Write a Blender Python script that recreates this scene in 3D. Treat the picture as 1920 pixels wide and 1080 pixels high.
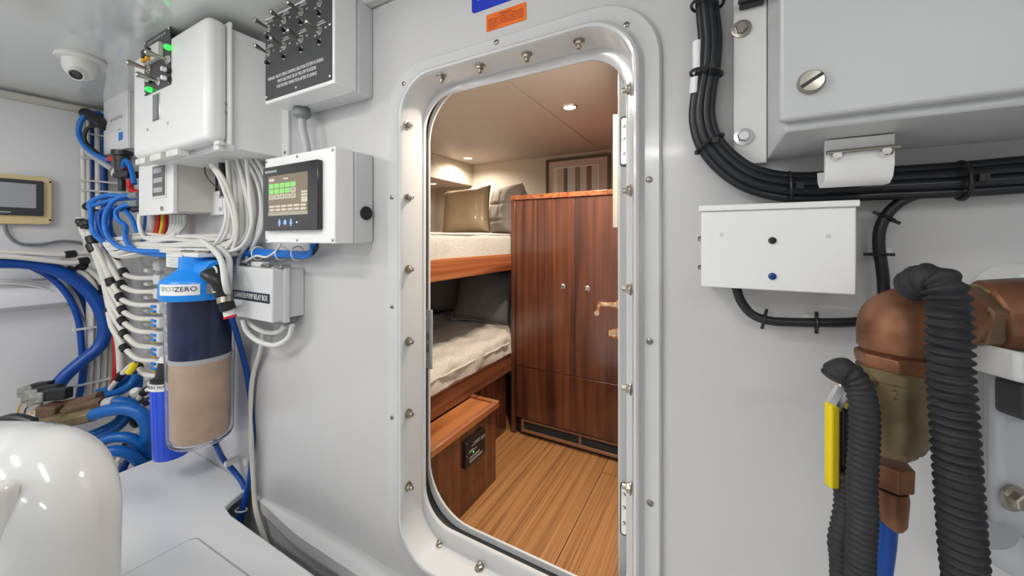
import bpy, bmesh, math, random
from mathutils import Vector, Matrix, noise
random.seed(7)
for o in list(bpy.data.objects): bpy.data.objects.remove(o)
scene = bpy.context.scene
COL = scene.collection
# ------------------------------------------------------------------ camera
F, CX, HY, CZ = 698.0, 960.0, 447.0, 1.25
TH = math.atan(390/698.0); SN, CS = math.sin(TH), math.cos(TH)
cam = bpy.data.cameras.new('camera'); cam.sensor_width = 36; cam.lens = 36*F/1920
cam.shift_y = -93/1920; cam.clip_start = 0.02
camo = bpy.data.objects.new('camera', cam); COL.objects.link(camo)
camo.location = (0, 0, CZ); camo.rotation_euler = (math.pi/2, 0, TH)
scene.camera = camo
# ------------------------------------------------------------------ world, exposure
w = bpy.data.worlds.new('world'); scene.world = w; w.use_nodes = True
w.node_tree.nodes['Background'].inputs[0].default_value = (.8, .85, .9, 1)
w.node_tree.nodes['Background'].inputs[1].default_value = .15
vs = scene.view_settings
vs.view_transform = 'Standard'; vs.look = 'None'; vs.gamma = 1; vs.exposure = -0.03
vs.use_curve_mapping = False
ENGINE_LAMPS = [(-2.5, -.8, 13), (-1.0, -.15, 2.5), (.85, -1.2, .5), (-3.0, -2.0, 9), (-.7, -2.0, 3)]   # x, y, watts
CABIN_SPOTS = [(-.714, 1.92, 44), (-1.955, 2.70, 27), (-.62, 1.36, 60), (-1.5, 1.5, 16)]
# ------------------------------------------------------------------ geometry of the place: pixel ray -> point on a known plane
def ray(px, py):
    u = (px-CX)/F; v = (HY-py)/F
    return Vector((-SN+u*CS, CS+u*SN, v))
def T(px, py, t): r = ray(px, py)*t; return Vector((r.x, r.y, r.z+CZ))
def YP(px, py, Y): r = ray(px, py); return T(px, py, Y/r.y)
def XP(px, py, X): r = ray(px, py); return T(px, py, X/r.x)
def ZP(px, py, Z): r = ray(px, py); return T(px, py, (Z-CZ)/r.z)
EX, EY, EZ = Vector((1, 0, 0)), Vector((0, 1, 0)), Vector((0, 0, 1))
FRONT = (EX, EZ)      # right, up of a face that looks toward -Y
SIDE = (EY, EZ)       # right, up of a face that looks toward +X
# ------------------------------------------------------------------ materials
MATS = {}
def nmat(name):
    m = bpy.data.materials.new(name); m.use_nodes = True
    nt = m.node_tree; b = nt.nodes['Principled BSDF']; MATS[name] = m
    return m, nt, b
def N(nt, typ, **kw):
    n = nt.nodes.new(typ)
    for k, v in kw.items(): setattr(n, k, v)
    return n
def L(nt, a, b): nt.links.new(a, b)
def simple(name, col, rough=.4, metal=0, coat=0, bump=0, bscale=60, var=0, vscale=4, emit=None, es=1, trans=0, ior=1.45, alpha=1):
    m, nt, b = nmat(name)
    b.inputs['Base Color'].default_value = (*col, 1); b.inputs['Roughness'].default_value = rough
    b.inputs['Metallic'].default_value = metal; b.inputs['Coat Weight'].default_value = coat
    b.inputs['Coat Roughness'].default_value = .08; b.inputs['IOR'].default_value = ior
    b.inputs['Transmission Weight'].default_value = trans
    tc = N(nt, 'ShaderNodeTexCoord')
    if var:
        n = N(nt, 'ShaderNodeTexNoise'); n.inputs['Scale'].default_value = vscale; n.inputs['Detail'].default_value = 5
        L(nt, tc.outputs['Object'], n.inputs['Vector'])
        r = N(nt, 'ShaderNodeValToRGB')
        r.color_ramp.elements[0].position = .3; r.color_ramp.elements[1].position = .7
        r.color_ramp.elements[0].color = (*[c*(1-var) for c in col], 1); r.color_ramp.elements[1].color = (*[min(1, c*(1+var)) for c in col], 1)
        L(nt, n.outputs['Fac'], r.inputs['Fac']); L(nt, r.outputs['Color'], b.inputs['Base Color'])
    if bump:
        n = N(nt, 'ShaderNodeTexNoise'); n.inputs['Scale'].default_value = bscale; n.inputs['Detail'].default_value = 3
        L(nt, tc.outputs['Object'], n.inputs['Vector'])
        bp = N(nt, 'ShaderNodeBump'); bp.inputs['Strength'].default_value = bump; bp.inputs['Distance'].default_value = .002
        L(nt, n.outputs['Fac'], bp.inputs['Height']); L(nt, bp.outputs['Normal'], b.inputs['Normal'])
    if emit:
        b.inputs['Emission Color'].default_value = (*emit, 1); b.inputs['Emission Strength'].default_value = es
    return m
def wood(name, dark, mid, light, scl, rough=.22, coat=.6, streak=1.0, rings_=16, amp=.22, dist=.8):
    """grain stretched along the axis with the small scale"""
    m, nt, b = nmat(name)
    tc = N(nt, 'ShaderNodeTexCoord'); mp = N(nt, 'ShaderNodeMapping'); mp.inputs['Scale'].default_value = scl
    L(nt, tc.outputs['Object'], mp.inputs['Vector'])
    n1 = N(nt, 'ShaderNodeTexNoise'); n1.inputs['Scale'].default_value = 1; n1.inputs['Detail'].default_value = 2; n1.inputs['Distortion'].default_value = dist
    L(nt, mp.outputs['Vector'], n1.inputs['Vector'])
    mul = N(nt, 'ShaderNodeMath', operation='MULTIPLY'); mul.inputs[1].default_value = rings_
    L(nt, n1.outputs['Fac'], mul.inputs[0])
    sn = N(nt, 'ShaderNodeMath', operation='SINE'); L(nt, mul.outputs[0], sn.inputs[0])
    mp2 = N(nt, 'ShaderNodeMapping'); mp2.inputs['Scale'].default_value = [s*9 if s > 2 else s*1.5 for s in scl]
    L(nt, tc.outputs['Object'], mp2.inputs['Vector'])
    n2 = N(nt, 'ShaderNodeTexNoise'); n2.inputs['Scale'].default_value = 1; n2.inputs['Detail'].default_value = 5
    L(nt, mp2.outputs['Vector'], n2.inputs['Vector'])
    a = N(nt, 'ShaderNodeMath', operation='MULTIPLY_ADD'); a.inputs[1].default_value = amp; a.inputs[2].default_value = 0
    L(nt, sn.outputs[0], a.inputs[0])
    ad = N(nt, 'ShaderNodeMath', operation='MULTIPLY_ADD'); ad.inputs[1].default_value = 1.1*streak
    L(nt, n2.outputs['Fac'], ad.inputs[0]); L(nt, a.outputs[0], ad.inputs[2])
    r = N(nt, 'ShaderNodeValToRGB'); e = r.color_ramp.elements
    e[0].position = .22; e[0].color = (*dark, 1); e[1].position = .85; e[1].color = (*light, 1)
    x = e.new(.52); x.color = (*mid, 1)
    L(nt, ad.outputs[0], r.inputs['Fac']); L(nt, r.outputs['Color'], b.inputs['Base Color'])
    b.inputs['Roughness'].default_value = rough; b.inputs['Coat Weight'].default_value = coat; b.inputs['Coat Roughness'].default_value = .06
    return m
def fabric(name, col, scale=350, bump=.5, var=.18, rough=.9):
    m, nt, b = nmat(name)
    tc = N(nt, 'ShaderNodeTexCoord')
    outs = []
    for s in ((scale, scale*.12, scale), (scale*.12, scale, scale*.3)):
        mp = N(nt, 'ShaderNodeMapping'); mp.inputs['Scale'].default_value = s; L(nt, tc.outputs['Object'], mp.inputs['Vector'])
        n = N(nt, 'ShaderNodeTexNoise'); n.inputs['Scale'].default_value = 1; n.inputs['Detail'].default_value = 2
        L(nt, mp.outputs['Vector'], n.inputs['Vector']); outs.append(n)
    ad = N(nt, 'ShaderNodeMath', operation='ADD'); L(nt, outs[0].outputs['Fac'], ad.inputs[0]); L(nt, outs[1].outputs['Fac'], ad.inputs[1])
    r = N(nt, 'ShaderNodeValToRGB'); e = r.color_ramp.elements
    mr = N(nt, 'ShaderNodeMath', operation='MULTIPLY'); mr.inputs[1].default_value = .5; L(nt, ad.outputs[0], mr.inputs[0])
    e[0].position = .35; e[0].color = (*[c*(1-var) for c in col], 1); e[1].position = .65; e[1].color = (*[min(1, c*(1+var)) for c in col], 1)
    L(nt, mr.outputs[0], r.inputs['Fac']); L(nt, r.outputs['Color'], b.inputs['Base Color'])
    b.inputs['Roughness'].default_value = rough; b.inputs['Sheen Weight'].default_value = .15
    bp = N(nt, 'ShaderNodeBump'); bp.inputs['Strength'].default_value = bump; bp.inputs['Distance'].default_value = .002
    L(nt, mr.outputs[0], bp.inputs['Height']); L(nt, bp.outputs['Normal'], b.inputs['Normal'])
    return m
simple('pipepaint', (.56, .57, .57), .12, coat=.5)
simple('eqgrey', (.52, .54, .545), .34, bump=.03, bscale=120)
simple('hull_brightened', (.80, .80, .81), .25, coat=.2)  # wall white brightened in its colour to offset weak light on the hull side
simple('gelcoat', (.585, .585, .59), .22, coat=.25, bump=.05, bscale=35)
simple('ceilpaint', (.72, .745, .735), .1, coat=.5)
simple('floorpaint', (.72, .73, .735), .3, coat=.15)
simple('framepaint', (.61, .615, .62), .18, coat=.4)
simple('boxwhite', (.86, .865, .865), .32, bump=.03, bscale=120)
simple('boxgrey', (.66, .675, .68), .4)
simple('plasticwhite', (.76, .76, .73), .35)
simple('creamhose', (.74, .72, .66), .38)
simple('cablewhite', (.72, .72, .70), .42)
simple('cablecream', (.68, .66, .60), .45)
simple('bluecable', (.008, .17, .62), .32)
simple('bluehose', (.002, .065, .36), .33)
simple('bluecoil', (.004, .115, .43), .36)
simple('platepale', (.50, .52, .56), .4)
simple('bluedark', (.002, .04, .22), .35)
simple('bluebright', (.006, .25, .78), .3)
simple('bluecan', (.003, .07, .72), .28, coat=.3)
simple('black', (.012, .013, .015), .38)
simple('blackcable', (.012, .014, .018), .33)
simple('loom', (.02, .021, .024), .62, var=.3, vscale=40)
simple('panelblack', (.048, .049, .052), .33, var=.1)
simple('gloss_black', (.006, .007, .01), .06, coat=.5)
simple('grey', (.22, .235, .25), .45)
simple('greylight', (.45, .46, .47), .4)
simple('chrome', (.78, .77, .74), .16, metal=1)
simple('steel', (.40, .37, .32), .28, metal=1)
simple('screwhead', (.30, .285, .26), .3, metal=1)
simple('alu', (.72, .73, .74), .32, metal=1)
simple('goldchrome', (.85, .58, .36), .14, metal=1)
simple('bronze', (.22, .14, .085), .48, metal=.6, var=.35, vscale=18, bump=.2, bscale=40)
simple('copper', (.235, .105, .055), .46, metal=.6, var=.4, vscale=22, bump=.35, bscale=60)
simple('brassgreen', (.42, .34, .14), .35, metal=.8, var=.3, vscale=20)
simple('bronzedark', (.20, .155, .085), .48, metal=.7, var=.45, vscale=14, bump=.3, bscale=30)
simple('yellow', (.80, .62, .01), .35)
simple('yellowpanel', (.76, .61, .33), .5)
simple('beigetrim', (.62, .60, .52), .45)
simple('red', (.55, .01, .012), .35)
simple('brown', (.13, .075, .045), .45, var=.25, vscale=30)
simple('dirtysteel', (.35, .35, .32), .5, metal=.3, var=.4, vscale=30)
simple('amber', (.75, .40, .03), .4)
simple('sticker_blue', (.004, .03, .48), .35)
simple('sticker_orange', (.80, .15, .005), .4)
simple('inkred', (.28, .02, .005), .5)
simple('inkwhite', (.85, .85, .85), .5)
simple('inkgrey', (.40, .41, .43), .5)
simple('inkdark', (.02, .025, .05), .5)
simple('led_green', (.02, .6, .05), .3, emit=(.05, 1, .12), es=1.1)
simple('led_white', (.5, .8, .7), .3, emit=(.6, 1, .9), es=1.5)
simple('icon_blue', (.2, .4, .9), .3, emit=(.25, .4, 1), es=1.5)
simple('screen', (.05, .04, .03), .12, emit=(.34, .265, .19), es=.62)
simple('screenlight', (.1, .1, .08), .12, emit=(.80, .74, .58), es=.75)
simple('screenmid', (.1, .1, .08), .12, emit=(.50, .44, .34), es=.7)
simple('screengreen', (.05, .2, .05), .12, emit=(.33, .72, .20), es=.8)
simple('screengrey', (.25, .26, .27), .12, emit=(.28, .30, .31), es=.25)
simple('glassdark', (.03, .035, .05), .08, coat=.6)
simple('lamp', (1, 1, 1), .3, emit=(1, .985, .965), es=26)
simple('lampwarm', (1, 1, 1), .3, emit=(1, .86, .68), es=16)
simple('creamwall', (.60, .54, .46), .6, bump=.15, bscale=220, var=.04, vscale=60)
simple('creamceil', (.50, .44, .385), .5, bump=.1, bscale=200)
simple('carbon', (.012, .022, .085), .5, var=.55, vscale=7)
simple('resin', (.74, .53, .36), .55, var=.12, vscale=9)
simple('gasket', (.012, .013, .014), .55)
simple('picture_mat', (.60, .48, .41), .7)
simple('leather', (.44, .33, .21), .32, bump=.1, bscale=120, coat=.15)
simple('art1', (.55, .46, .36), .7); simple('art2', (.16, .15, .14), .7); simple('art3', (.62, .60, .58), .7)
simple('art4', (.28, .25, .22), .7); simple('art5', (.24, .16, .12), .7)
simple('darkgold', (.12, .10, .075), .4, metal=.4)
wood('wood_v', (.045, .015, .009), (.115, .036, .018), (.185, .066, .031), (4.5, 4.5, .55), streak=.95, rings_=26, amp=.13, dist=.5)
wood('wood_y', (.12, .030, .010), (.26, .075, .026), (.40, .14, .055), (7, .6, 7))
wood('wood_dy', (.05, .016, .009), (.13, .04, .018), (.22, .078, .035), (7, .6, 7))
wood('wood_top', (.12, .035, .010), (.32, .105, .030), (.52, .20, .065), (3, .5, 3))
wood('teak', (.17, .072, .026), (.38, .175, .062), (.50, .25, .10), (27, .42, 27), rough=.42, coat=.1, streak=1.0, rings_=26, amp=.13)
wood('woodtrim', (.14, .06, .03), (.24, .11, .055), (.33, .16, .085), (.6, 8, 8), rough=.35, coat=.2)
fabric('linen', (.48, .45, .41)); fabric('linen_warm', (.62, .56, .48)); fabric('greyfabric', (.16, .155, .155))
fabric('quilt', (.36, .33, .29)); fabric('whitecover', (.62, .57, .51), scale=260)
def glassmat():
    m, nt, b = nmat('clearplastic')
    b.inputs['Base Color'].default_value = (.93, .94, .97, 1); b.inputs['Roughness'].default_value = .03; b.inputs['IOR'].default_value = 1.25
    b.inputs['Transmission Weight'].default_value = 1
glassmat()
# ------------------------------------------------------------------ mesh builder
_txt = {}
def text_mesh(s, ext):
    key = (s, ext)
    if key not in _txt:
        c = bpy.data.curves.new('t', 'FONT'); c.body = s; c.size = 1; c.extrude = ext; c.align_x = 'CENTER'; c.align_y = 'CENTER'
        c.resolution_u = 2
        o = bpy.data.objects.new('t', c); COL.objects.link(o)
        dg = bpy.context.evaluated_depsgraph_get()
        me = bpy.data.meshes.new_from_object(o.evaluated_get(dg))
        _txt[key] = ([v.co.copy() for v in me.vertices], [tuple(p.vertices) for p in me.polygons])
        bpy.data.objects.remove(o); bpy.data.curves.remove(c); bpy.data.meshes.remove(me)
    return _txt[key]
def smooth(pts, step):
    pts = [Vector(p) for p in pts]
    if len(pts) < 3:
        n = max(2, int((pts[1]-pts[0]).length/step/3)+1)
        return [pts[0].lerp(pts[1], i/n) for i in range(n+1)]
    P = [pts[0]*2-pts[1]] + pts + [pts[-1]*2-pts[-2]]
    out = []
    for i in range(1, len(P)-2):
        a, b, c, d = P[i-1:i+3]
        n = max(3, min(60, int((c-b).length/step)))
        for k in range(n):
            t = k/n
            out.append(.5*((2*b)+(c-a)*t+(2*a-5*b+4*c-d)*t*t+(3*b-a-3*c+d)*t**3))
    out.append(pts[-1]); return out
class MB:
    def __init__(s): s.v = []; s.f = []
    def add(s, vs, fs):
        o = len(s.v); s.v += [Vector(v) for v in vs]; s.f += [tuple(i+o for i in f) for f in fs]; return s
    def box(s, x0, x1, y0, y1, z0, z1):
        return s.add([(x, y, z) for z in (z0, z1) for y in (y0, y1) for x in (x0, x1)],
                     [(0, 2, 3, 1), (4, 5, 7, 6), (0, 1, 5, 4), (2, 6, 7, 3), (0, 4, 6, 2), (1, 3, 7, 5)])
    def obox(s, c, a, b, d):
        c = Vector(c); a = Vector(a); b = Vector(b); d = Vector(d)
        vs = [c+a*i+b*j+d*k for k in (-1, 1) for j in (-1, 1) for i in (-1, 1)]
        fs = [(0, 2, 3, 1), (4, 5, 7, 6), (0, 1, 5, 4), (2, 6, 7, 3), (0, 4, 6, 2), (1, 3, 7, 5)]
        if a.cross(b).dot(d) < 0: fs = [f[::-1] for f in fs]
        return s.add(vs, fs)
    def rings(s, R, cap=True, closed=False):
        n = len(R[0]); vs = [p for r in R for p in r]; fs = []
        m = len(R)
        for i in range(m if closed else m-1):
            a = i*n; b = ((i+1) % m)*n
            for k in range(n): fs.append((a+k, a+(k+1) % n, b+(k+1) % n, b+k))
        if cap and not closed: fs.append(tuple(range(n))[::-1]); fs.append(tuple(range((m-1)*n, m*n)))
        return s.add(vs, fs)
    def lathe(s, base, axis, prof, n=24, cap=True, ph=0):
        base = Vector(base); ax = Vector(axis).normalized()
        u = ax.orthogonal().normalized() if abs(ax.z) < .99 else EX.copy()
        u = (u-ax*u.dot(ax)).normalized(); w_ = ax.cross(u)
        return s.rings([[base+ax*d+(u*math.cos(2*math.pi*k/n+ph)+w_*math.sin(2*math.pi*k/n+ph))*max(r, 1e-5) for k in range(n)] for d, r in prof], cap)
    def cyl(s, p0, p1, r0, r1=None, n=16):
        p0 = Vector(p0); p1 = Vector(p1); d = (p1-p0).length
        return s.lathe(p0, p1-p0, [(0, r0), (d, r0 if r1 is None else r1)], n)
    def tube(s, pts, r, n=10, step=None, ribs=None, sm=True):
        """r: radius or function of fraction; ribs=(pitch, depth) makes a convoluted hose"""
        r0 = r if not callable(r) else r(0)
        st = step or max(.006, r0*1.3)
        if ribs: st = ribs[0]/6
        q = smooth(pts, st) if sm else [Vector(p) for p in pts]
        Rg = []; tang = (q[1]-q[0]).normalized(); u = tang.orthogonal().normalized(); acc = 0
        for i, p in enumerate(q):
            tg = (q[min(i+1, len(q)-1)]-q[max(i-1, 0)]).normalized()
            u = (u-tg*u.dot(tg)).normalized(); v = tg.cross(u)
            if i: acc += (p-q[i-1]).length
            rr = r(i/(len(q)-1)) if callable(r) else r
            if ribs: rr += ribs[1]*math.cos(2*math.pi*acc/ribs[0])
            Rg.append([p+(u*math.cos(2*math.pi*k/n)+v*math.sin(2*math.pi*k/n))*rr for k in range(n)])
        return s.rings(Rg)
    def plate(s, poly, frame, org, depth):
        """2D polygon (right, up) extruded from org against the face normal by depth"""
        R_, U_ = frame; Nn = R_.cross(U_); org = Vector(org)
        a = [org+R_*x+U_*y for x, y in poly]; b = [p-Nn*depth for p in a]; n = len(poly)
        fs = [tuple(range(n)), tuple(range(2*n-1, n-1, -1))]+[(k, n+k, n+(k+1) % n, (k+1) % n) for k in range(n)]
        return s.add(a+b, fs)
    def text(s, t, org, frame, size, ext=.04, squeeze=1, width=None):
        vs, fs = text_mesh(t, ext); R_, U_ = frame; Nn = R_.cross(U_); org = Vector(org)
        if width:
            x0 = min(v.x for v in vs); x1 = max(v.x for v in vs); squeeze = width/((x1-x0)*size)
        return s.add([org+R_*(v.x*size*squeeze)+U_*(v.y*size)+Nn*(v.z*size*.3+.0004) for v in vs], fs)
    def torus(s, c, axis, R, r, n=24, m=8, sy=1):
        c = Vector(c); ax = Vector(axis).normalized(); u = ax.orthogonal().normalized(); w_ = ax.cross(u)
        return s.rings([[c+(u*math.cos(a)+w_*math.sin(a)*sy)*(R+r*math.cos(b))+ax*r*math.sin(b) for b in [2*math.pi*j/m for j in range(m)]] for a in [2*math.pi*i/n for i in range(n)]], closed=True)
    def build(s, name, mat, parent=None, bevel=0, seg=2, ang=38, base=None, flip=False):
        if parent is not None: off = ROOT[parent.name]
        else:
            xs = [v.x for v in s.v]; ys = [v.y for v in s.v]; zs = [v.z for v in s.v]
            off = Vector(((min(xs)+max(xs))/2, (min(ys)+max(ys))/2, min(zs))) if base is None else Vector(base)
        me = bpy.data.meshes.new(name); me.from_pydata([v-off for v in s.v], [], s.f)
        bm = bmesh.new(); bm.from_mesh(me); bmesh.ops.recalc_face_normals(bm, faces=bm.faces); bm.to_mesh(me); bm.free()
        me.materials.append(MATS[mat])
        for p in me.polygons: p.use_smooth = True
        me.set_sharp_from_angle(angle=math.radians(ang))
        o = bpy.data.objects.new(name, me); COL.objects.link(o)
        if parent is not None: o.parent = parent; ROOT[o.name] = off
        else: o.location = off; ROOT[o.name] = off
        if bevel:
            b = o.modifiers.new('bevel', 'BEVEL'); b.width = bevel; b.segments = seg; b.limit_method = 'ANGLE'; b.angle_limit = math.radians(40); b.harden_normals = False
        if name in ('printed_marks', 'maker_mark', 'lettering'): o['kind'] = 'stuff'
        return o
ROOT = {}
def tag(o, label, cat, group=None):
    o['label'] = label; o['category'] = cat
    if group: o['group'] = group
    return o
def thing(name, label, cat, loc, group=None):
    o = bpy.data.objects.new(name, None); COL.objects.link(o); o.location = loc; o.empty_display_size = .05
    ROOT[o.name] = Vector(loc); tag(o, label, cat, group); return o
def struct(o): o['kind'] = 'structure'; return o
def sroot(name, loc):
    o = bpy.data.objects.new(name, None); COL.objects.link(o); o.location = loc; ROOT[o.name] = Vector(loc); return struct(o)
def rr(x0, x1, z0, z1, r, seg=8):
    out = []
    for cx, cz, a0 in ((x1-r, z1-r, 0), (x0+r, z1-r, 90), (x0+r, z0+r, 180), (x1-r, z0+r, 270)):
        for k in range(seg+1):
            a = math.radians(a0+90*k/seg); out.append((cx+r*math.cos(a), cz+r*math.sin(a)))
    return out
def rrect(w_, h, r, seg=4): return rr(-w_/2, w_/2, -h/2, h/2, r, seg)
def screw_mb(p, nrm, r, h=.004):
    p = Vector(p); nrm = Vector(nrm)
    m = MB().lathe(p, nrm, [(0, r), (h*.45, r*.96), (h*.9, r*.6), (h, r*.34), (h*.45, r*.28)], 14)
    return m
def hexbolt_mb(p, nrm, r):
    m = MB().lathe(p, nrm, [(0, r*1.55), (r*.25, r*1.55), (r*.3, r*1.4)], 20)
    m.lathe(Vector(p)+Vector(nrm)*r*.3, nrm, [(0, r), (r*.75, r), (r*.9, r*.85)], 6)
    return m
def Z(v): return CZ+v
ZC = Z(.92)          # engine room ceiling
XL, XR, YB = -3.87, 1.5, -2.4
# ================================================================== SETTING: engine room
def wall_with_hole(name, mat, x0, x1, z0, z1, hole, y0, y1):
    bm = bmesh.new()
    outer = [(x0, z0), (x1, z0), (x1, z1), (x0, z1)]
    es = []
    for loop in (outer, hole):
        vs_ = [bm.verts.new((x, y0, z)) for x, z in loop]
        es += [bm.edges.new((vs_[i], vs_[(i+1) % len(vs_)])) for i in range(len(vs_))]
    g = bmesh.ops.triangle_fill(bm, use_beauty=True, use_dissolve=False, edges=es)
    fs = [f for f in g['geom'] if isinstance(f, bmesh.types.BMFace)]
    ex = bmesh.ops.extrude_face_region(bm, geom=fs)
    for v in [v for v in ex['geom'] if isinstance(v, bmesh.types.BMVert)]: v.co.y = y1
    bm.verts.index_update()
    m = MB(); m.add([v.co.copy() for v in bm.verts], [tuple(v.index for v in f.verts) for f in bm.faces]); bm.free()
    return m.build(name, mat, ang=30)
wf = struct(wall_with_hole('wall_front', 'gelcoat', XL, XR, -.9, ZC, rr(-1.0, -.185, Z(-1.135), Z(.568), .13, 10), 1.0, 1.06))
struct(MB().box(XL-.06, XL, YB, 1.06, -.9, ZC).build('wall_left', 'hull_brightened'))
struct(MB().box(XR, XR+.06, YB, 1.06, -.4, ZC).build('wall_right', 'gelcoat'))
struct(MB().box(XL, XR, YB-.06, YB, -.4, ZC).build('wall_back', 'gelcoat'))
ceil = struct(MB().box(XL-.06, XR+.06, YB-.06, 1.06, ZC, ZC+.05).build('ceiling', 'ceilpaint'))
# floor: edge at x=-2.8 toward the bilge, cut-out along the bulkhead
fl = sroot('floor', (-1, -.5, -.06))
poly = [(-2.86, YB), (XR, YB), (XR, .85), (-1.93, .85), (-2.01, .862), (-2.035, .90), (-2.06, .97), (-2.075, 1.0), (-2.76, 1.0), (-2.80, .85)]
MB().plate(poly, (EX, EY), (0, 0, 0), .03).build('deck_panel', 'floorpaint', fl, bevel=.006)
a, b_, c_ = ZP(365, 1008, 0), ZP(232, 1080, 0), ZP(462, 1080, 0)
hx0, hx1, hy1 = -2.02, a.x, a.y
hatch = rr(a.x, a.x+1.2, a.y-1.3, a.y, .03, 5)
d1 = (c_-a).normalized(); d2 = (b_-a).normalized()
hp = [a+d1*.02+d2*.0, a+d1*1.1, a+d1*1.1+d2*1.1, a+d2*1.1, a+d2*.02]
ctr_h = sum(hp, Vector())/len(hp)
MB().plate([((p.x-ctr_h.x)*1.014+ctr_h.x, (p.y-ctr_h.y)*1.014+ctr_h.y) for p in hp], (EX, EY), (0, 0, .0015), .0015).build('hatch_seam', 'inkgrey', fl)
MB().plate([(p.x, p.y) for p in hp], (EX, EY), (0, 0, .004), .004).build('hatch_panel', 'floorpaint', fl, bevel=.003)
struct(MB().box(XL, XR, YB, 1.06, -.95, -.9).build('floor_bilge', 'gelcoat'))
MB().box(-2.86, -2.80, YB, .85, -.9, -.03).build('deck_support', 'gelcoat', fl)
# cove where bulkhead meets the gap
cv = MB(); secs = []
for i in range(25):
    f = i/24; x = -2.035+f*(XR+2.035) if i > 16 else -2.035+.55*i/16
    if i > 16: x = -2.035+.55+(XR+2.035-.55)*(i-16)/8
    k = min(1, (x+2.035)/.5); rad = .012+.036*(k*k*(3-2*k))
    pr = [(1.002, rad)]+[(1.0-rad+rad*math.cos(a_), rad-rad*math.sin(a_)) for a_ in [math.pi/2*j/10 for j in range(1, 11)]]+[(1.0-rad, -.05), (1.002, -.05)]
    secs.append([Vector((x, y, z-.035)) for y, z in pr])
cv.rings(secs)
cv.build('cove', 'gelcoat', wf, ang=60)
# trims
struct(MB().box(XL, XL+.05, -2.3, 1.0, ZC-.055, ZC-.012).build('trim_1', 'beigetrim', bevel=.006))
struct(MB().box(-2.4, XR, .955, 1.0, ZC-.03, ZC).build('trim_2', 'framepaint', bevel=.01))
# ledge (stringer) along the left wall
m = MB(); pr = [(0, .98), (.03, .965), (.085, .93), (.10, .89), (.10, .83), (.03, .80), (0, .79)]
m.rings([[Vector((XL+x, y, z)) for x, z in pr] for y in (-2.3, .72)])
struct(m.build('trim_3', 'hull_brightened'))
struct(MB().box(XL, XL+.012, -2.3, .72, .978, .988).build('trim_4', 'inkgrey'))

# ------------------------------------------------------------------ door frame
def ring(l, r, t, b, rad, y): return [Vector((x, y, z)) for x, z in rr(l, r, Z(b), Z(t), rad, 10)]
df = sroot('door_frame', (-.6, 1.0, Z(-1.2)))
R = [ring(-1.085, -.127, .626, -1.205, .17, 1.001), ring(-1.085, -.127, .626, -1.205, .17, .990), ring(-1.080, -.132, .621, -1.2, .167, .985),
     ring(-1.030, -.166, .592, -1.158, .15, .985), ring(-1.018, -.172, .584, -1.15, .146, .980), ring(-1.010, -.177, .578, -1.144, .143, .966),
     ring(-1.002, -.183, .572, -1.137, .14, .962), ring(-.994, -.189, .566, -1.130, .137, .964), ring(-.989, -.194, .561, -1.125, .135, .975),
     ring(-.986, -.197, .558, -1.121, .134, 1.064), ring(-.985, -.199, .556, -1.118, .133, 1.068), ring(-.982, -.224, .534, -1.072, .125, 1.069),
     ring(-.981, -.229, .530, -1.067, .123, 1.071), ring(-.980, -.231, .528, -1.064, .122, 1.074), ring(-.981, -.231, .529, -1.064, .122, 1.082),
     ring(-1.06, -.15, .60, -1.18, .16, 1.082), ring(-1.06, -.15, .60, -1.18, .16, 1.062)]
m = MB(); m.rings(R, cap=False); m.build('frame', 'framepaint', df, ang=36)
G = [ring(-1.03, -.18, .585, -1.115, .15, 1.083), ring(-1.006, -.19, .572, -1.085, .17, 1.083), ring(-1.006, -.19, .572, -1.085, .17, 1.118), ring(-1.06, -.17, .6, -1.13, .16, 1.118)]
MB().rings(G, cap=False, closed=True).build('gasket', 'gasket', df)
G = [ring(-1.09, -.12, .63, -1.2, .18, 1.119), ring(-.999, -.195, .570, -1.064, .195, 1.119), ring(-.999, -.195, .570, -1.064, .195, 1.128), ring(-1.09, -.12, .63, -1.2, .18, 1.128)]
MB().rings(G, cap=False, closed=True).build('inner_frame', 'alu_paint' if 'alu_paint' in MATS else 'framepaint', df, bevel=.002)
for px, py in [(735, 370), (735, 575), (735, 783), (757, 157), (757, 1000), (931, 79), (1174, 47), (1217, 337), (1218, 640), (1219, 943)]:
    screw_mb(YP(px, py, .985), (0, -1, 0), .0085).build('screw', 'screwhead', df)
def stud(p, n):
    m = MB().lathe(p, n, [(0, .0165), (.003, .0165), (.0035, .013)], 16)
    m.lathe(Vector(p)+Vector(n)*.003, n, [(0, .0125), (.008, .0125), (.010, .009)], 6)
    m.lathe(Vector(p)+Vector(n)*.010, n, [(0, .007), (.013, .007), (.014, .005)], 10)
    m.build('stud', 'steel', df)
for py in (235, 370, 505, 640, 775, 912): stud(XP(765, py, -.987), (1, 0, 0))
for px, py in ((828, 142), (900, 123), (988, 101), (1086, 76)): stud(ZP(px, py, Z(.559)), (0, 0, -1))
for py in (167, 357, 542, 730, 916): stud(XP(1184, py, -.198), (-1, 0, 0))
for px, py in ((823, 1026), (899, 1066)): stud(ZP(px, py, Z(-1.1225)), (0, 0, 1))
# strike plate on inner frame
m = MB()
z0, z1 = YP(800, 690, 1.115).z, YP(800, 580, 1.115).z; xk = -1.006
m.plate(rr(-.010, .028, z0, z1, .003, 2), FRONT, (xk, 1.112, 0), .004)
sp = m.build('strike_plate', 'greylight', df)
for f in (.28, .48): MB().box(xk-.006, xk+.012, 1.1095, 1.1125, z0+(z1-z0)*f, z0+(z1-z0)*(f+.13)).build('latch_slot', 'grey', df)
for f in (.15, .85): screw_mb((xk-.002, 1.112, z0+(z1-z0)*f), (0, -1, 0), .005).build('screw', 'chrome', df)

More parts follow.
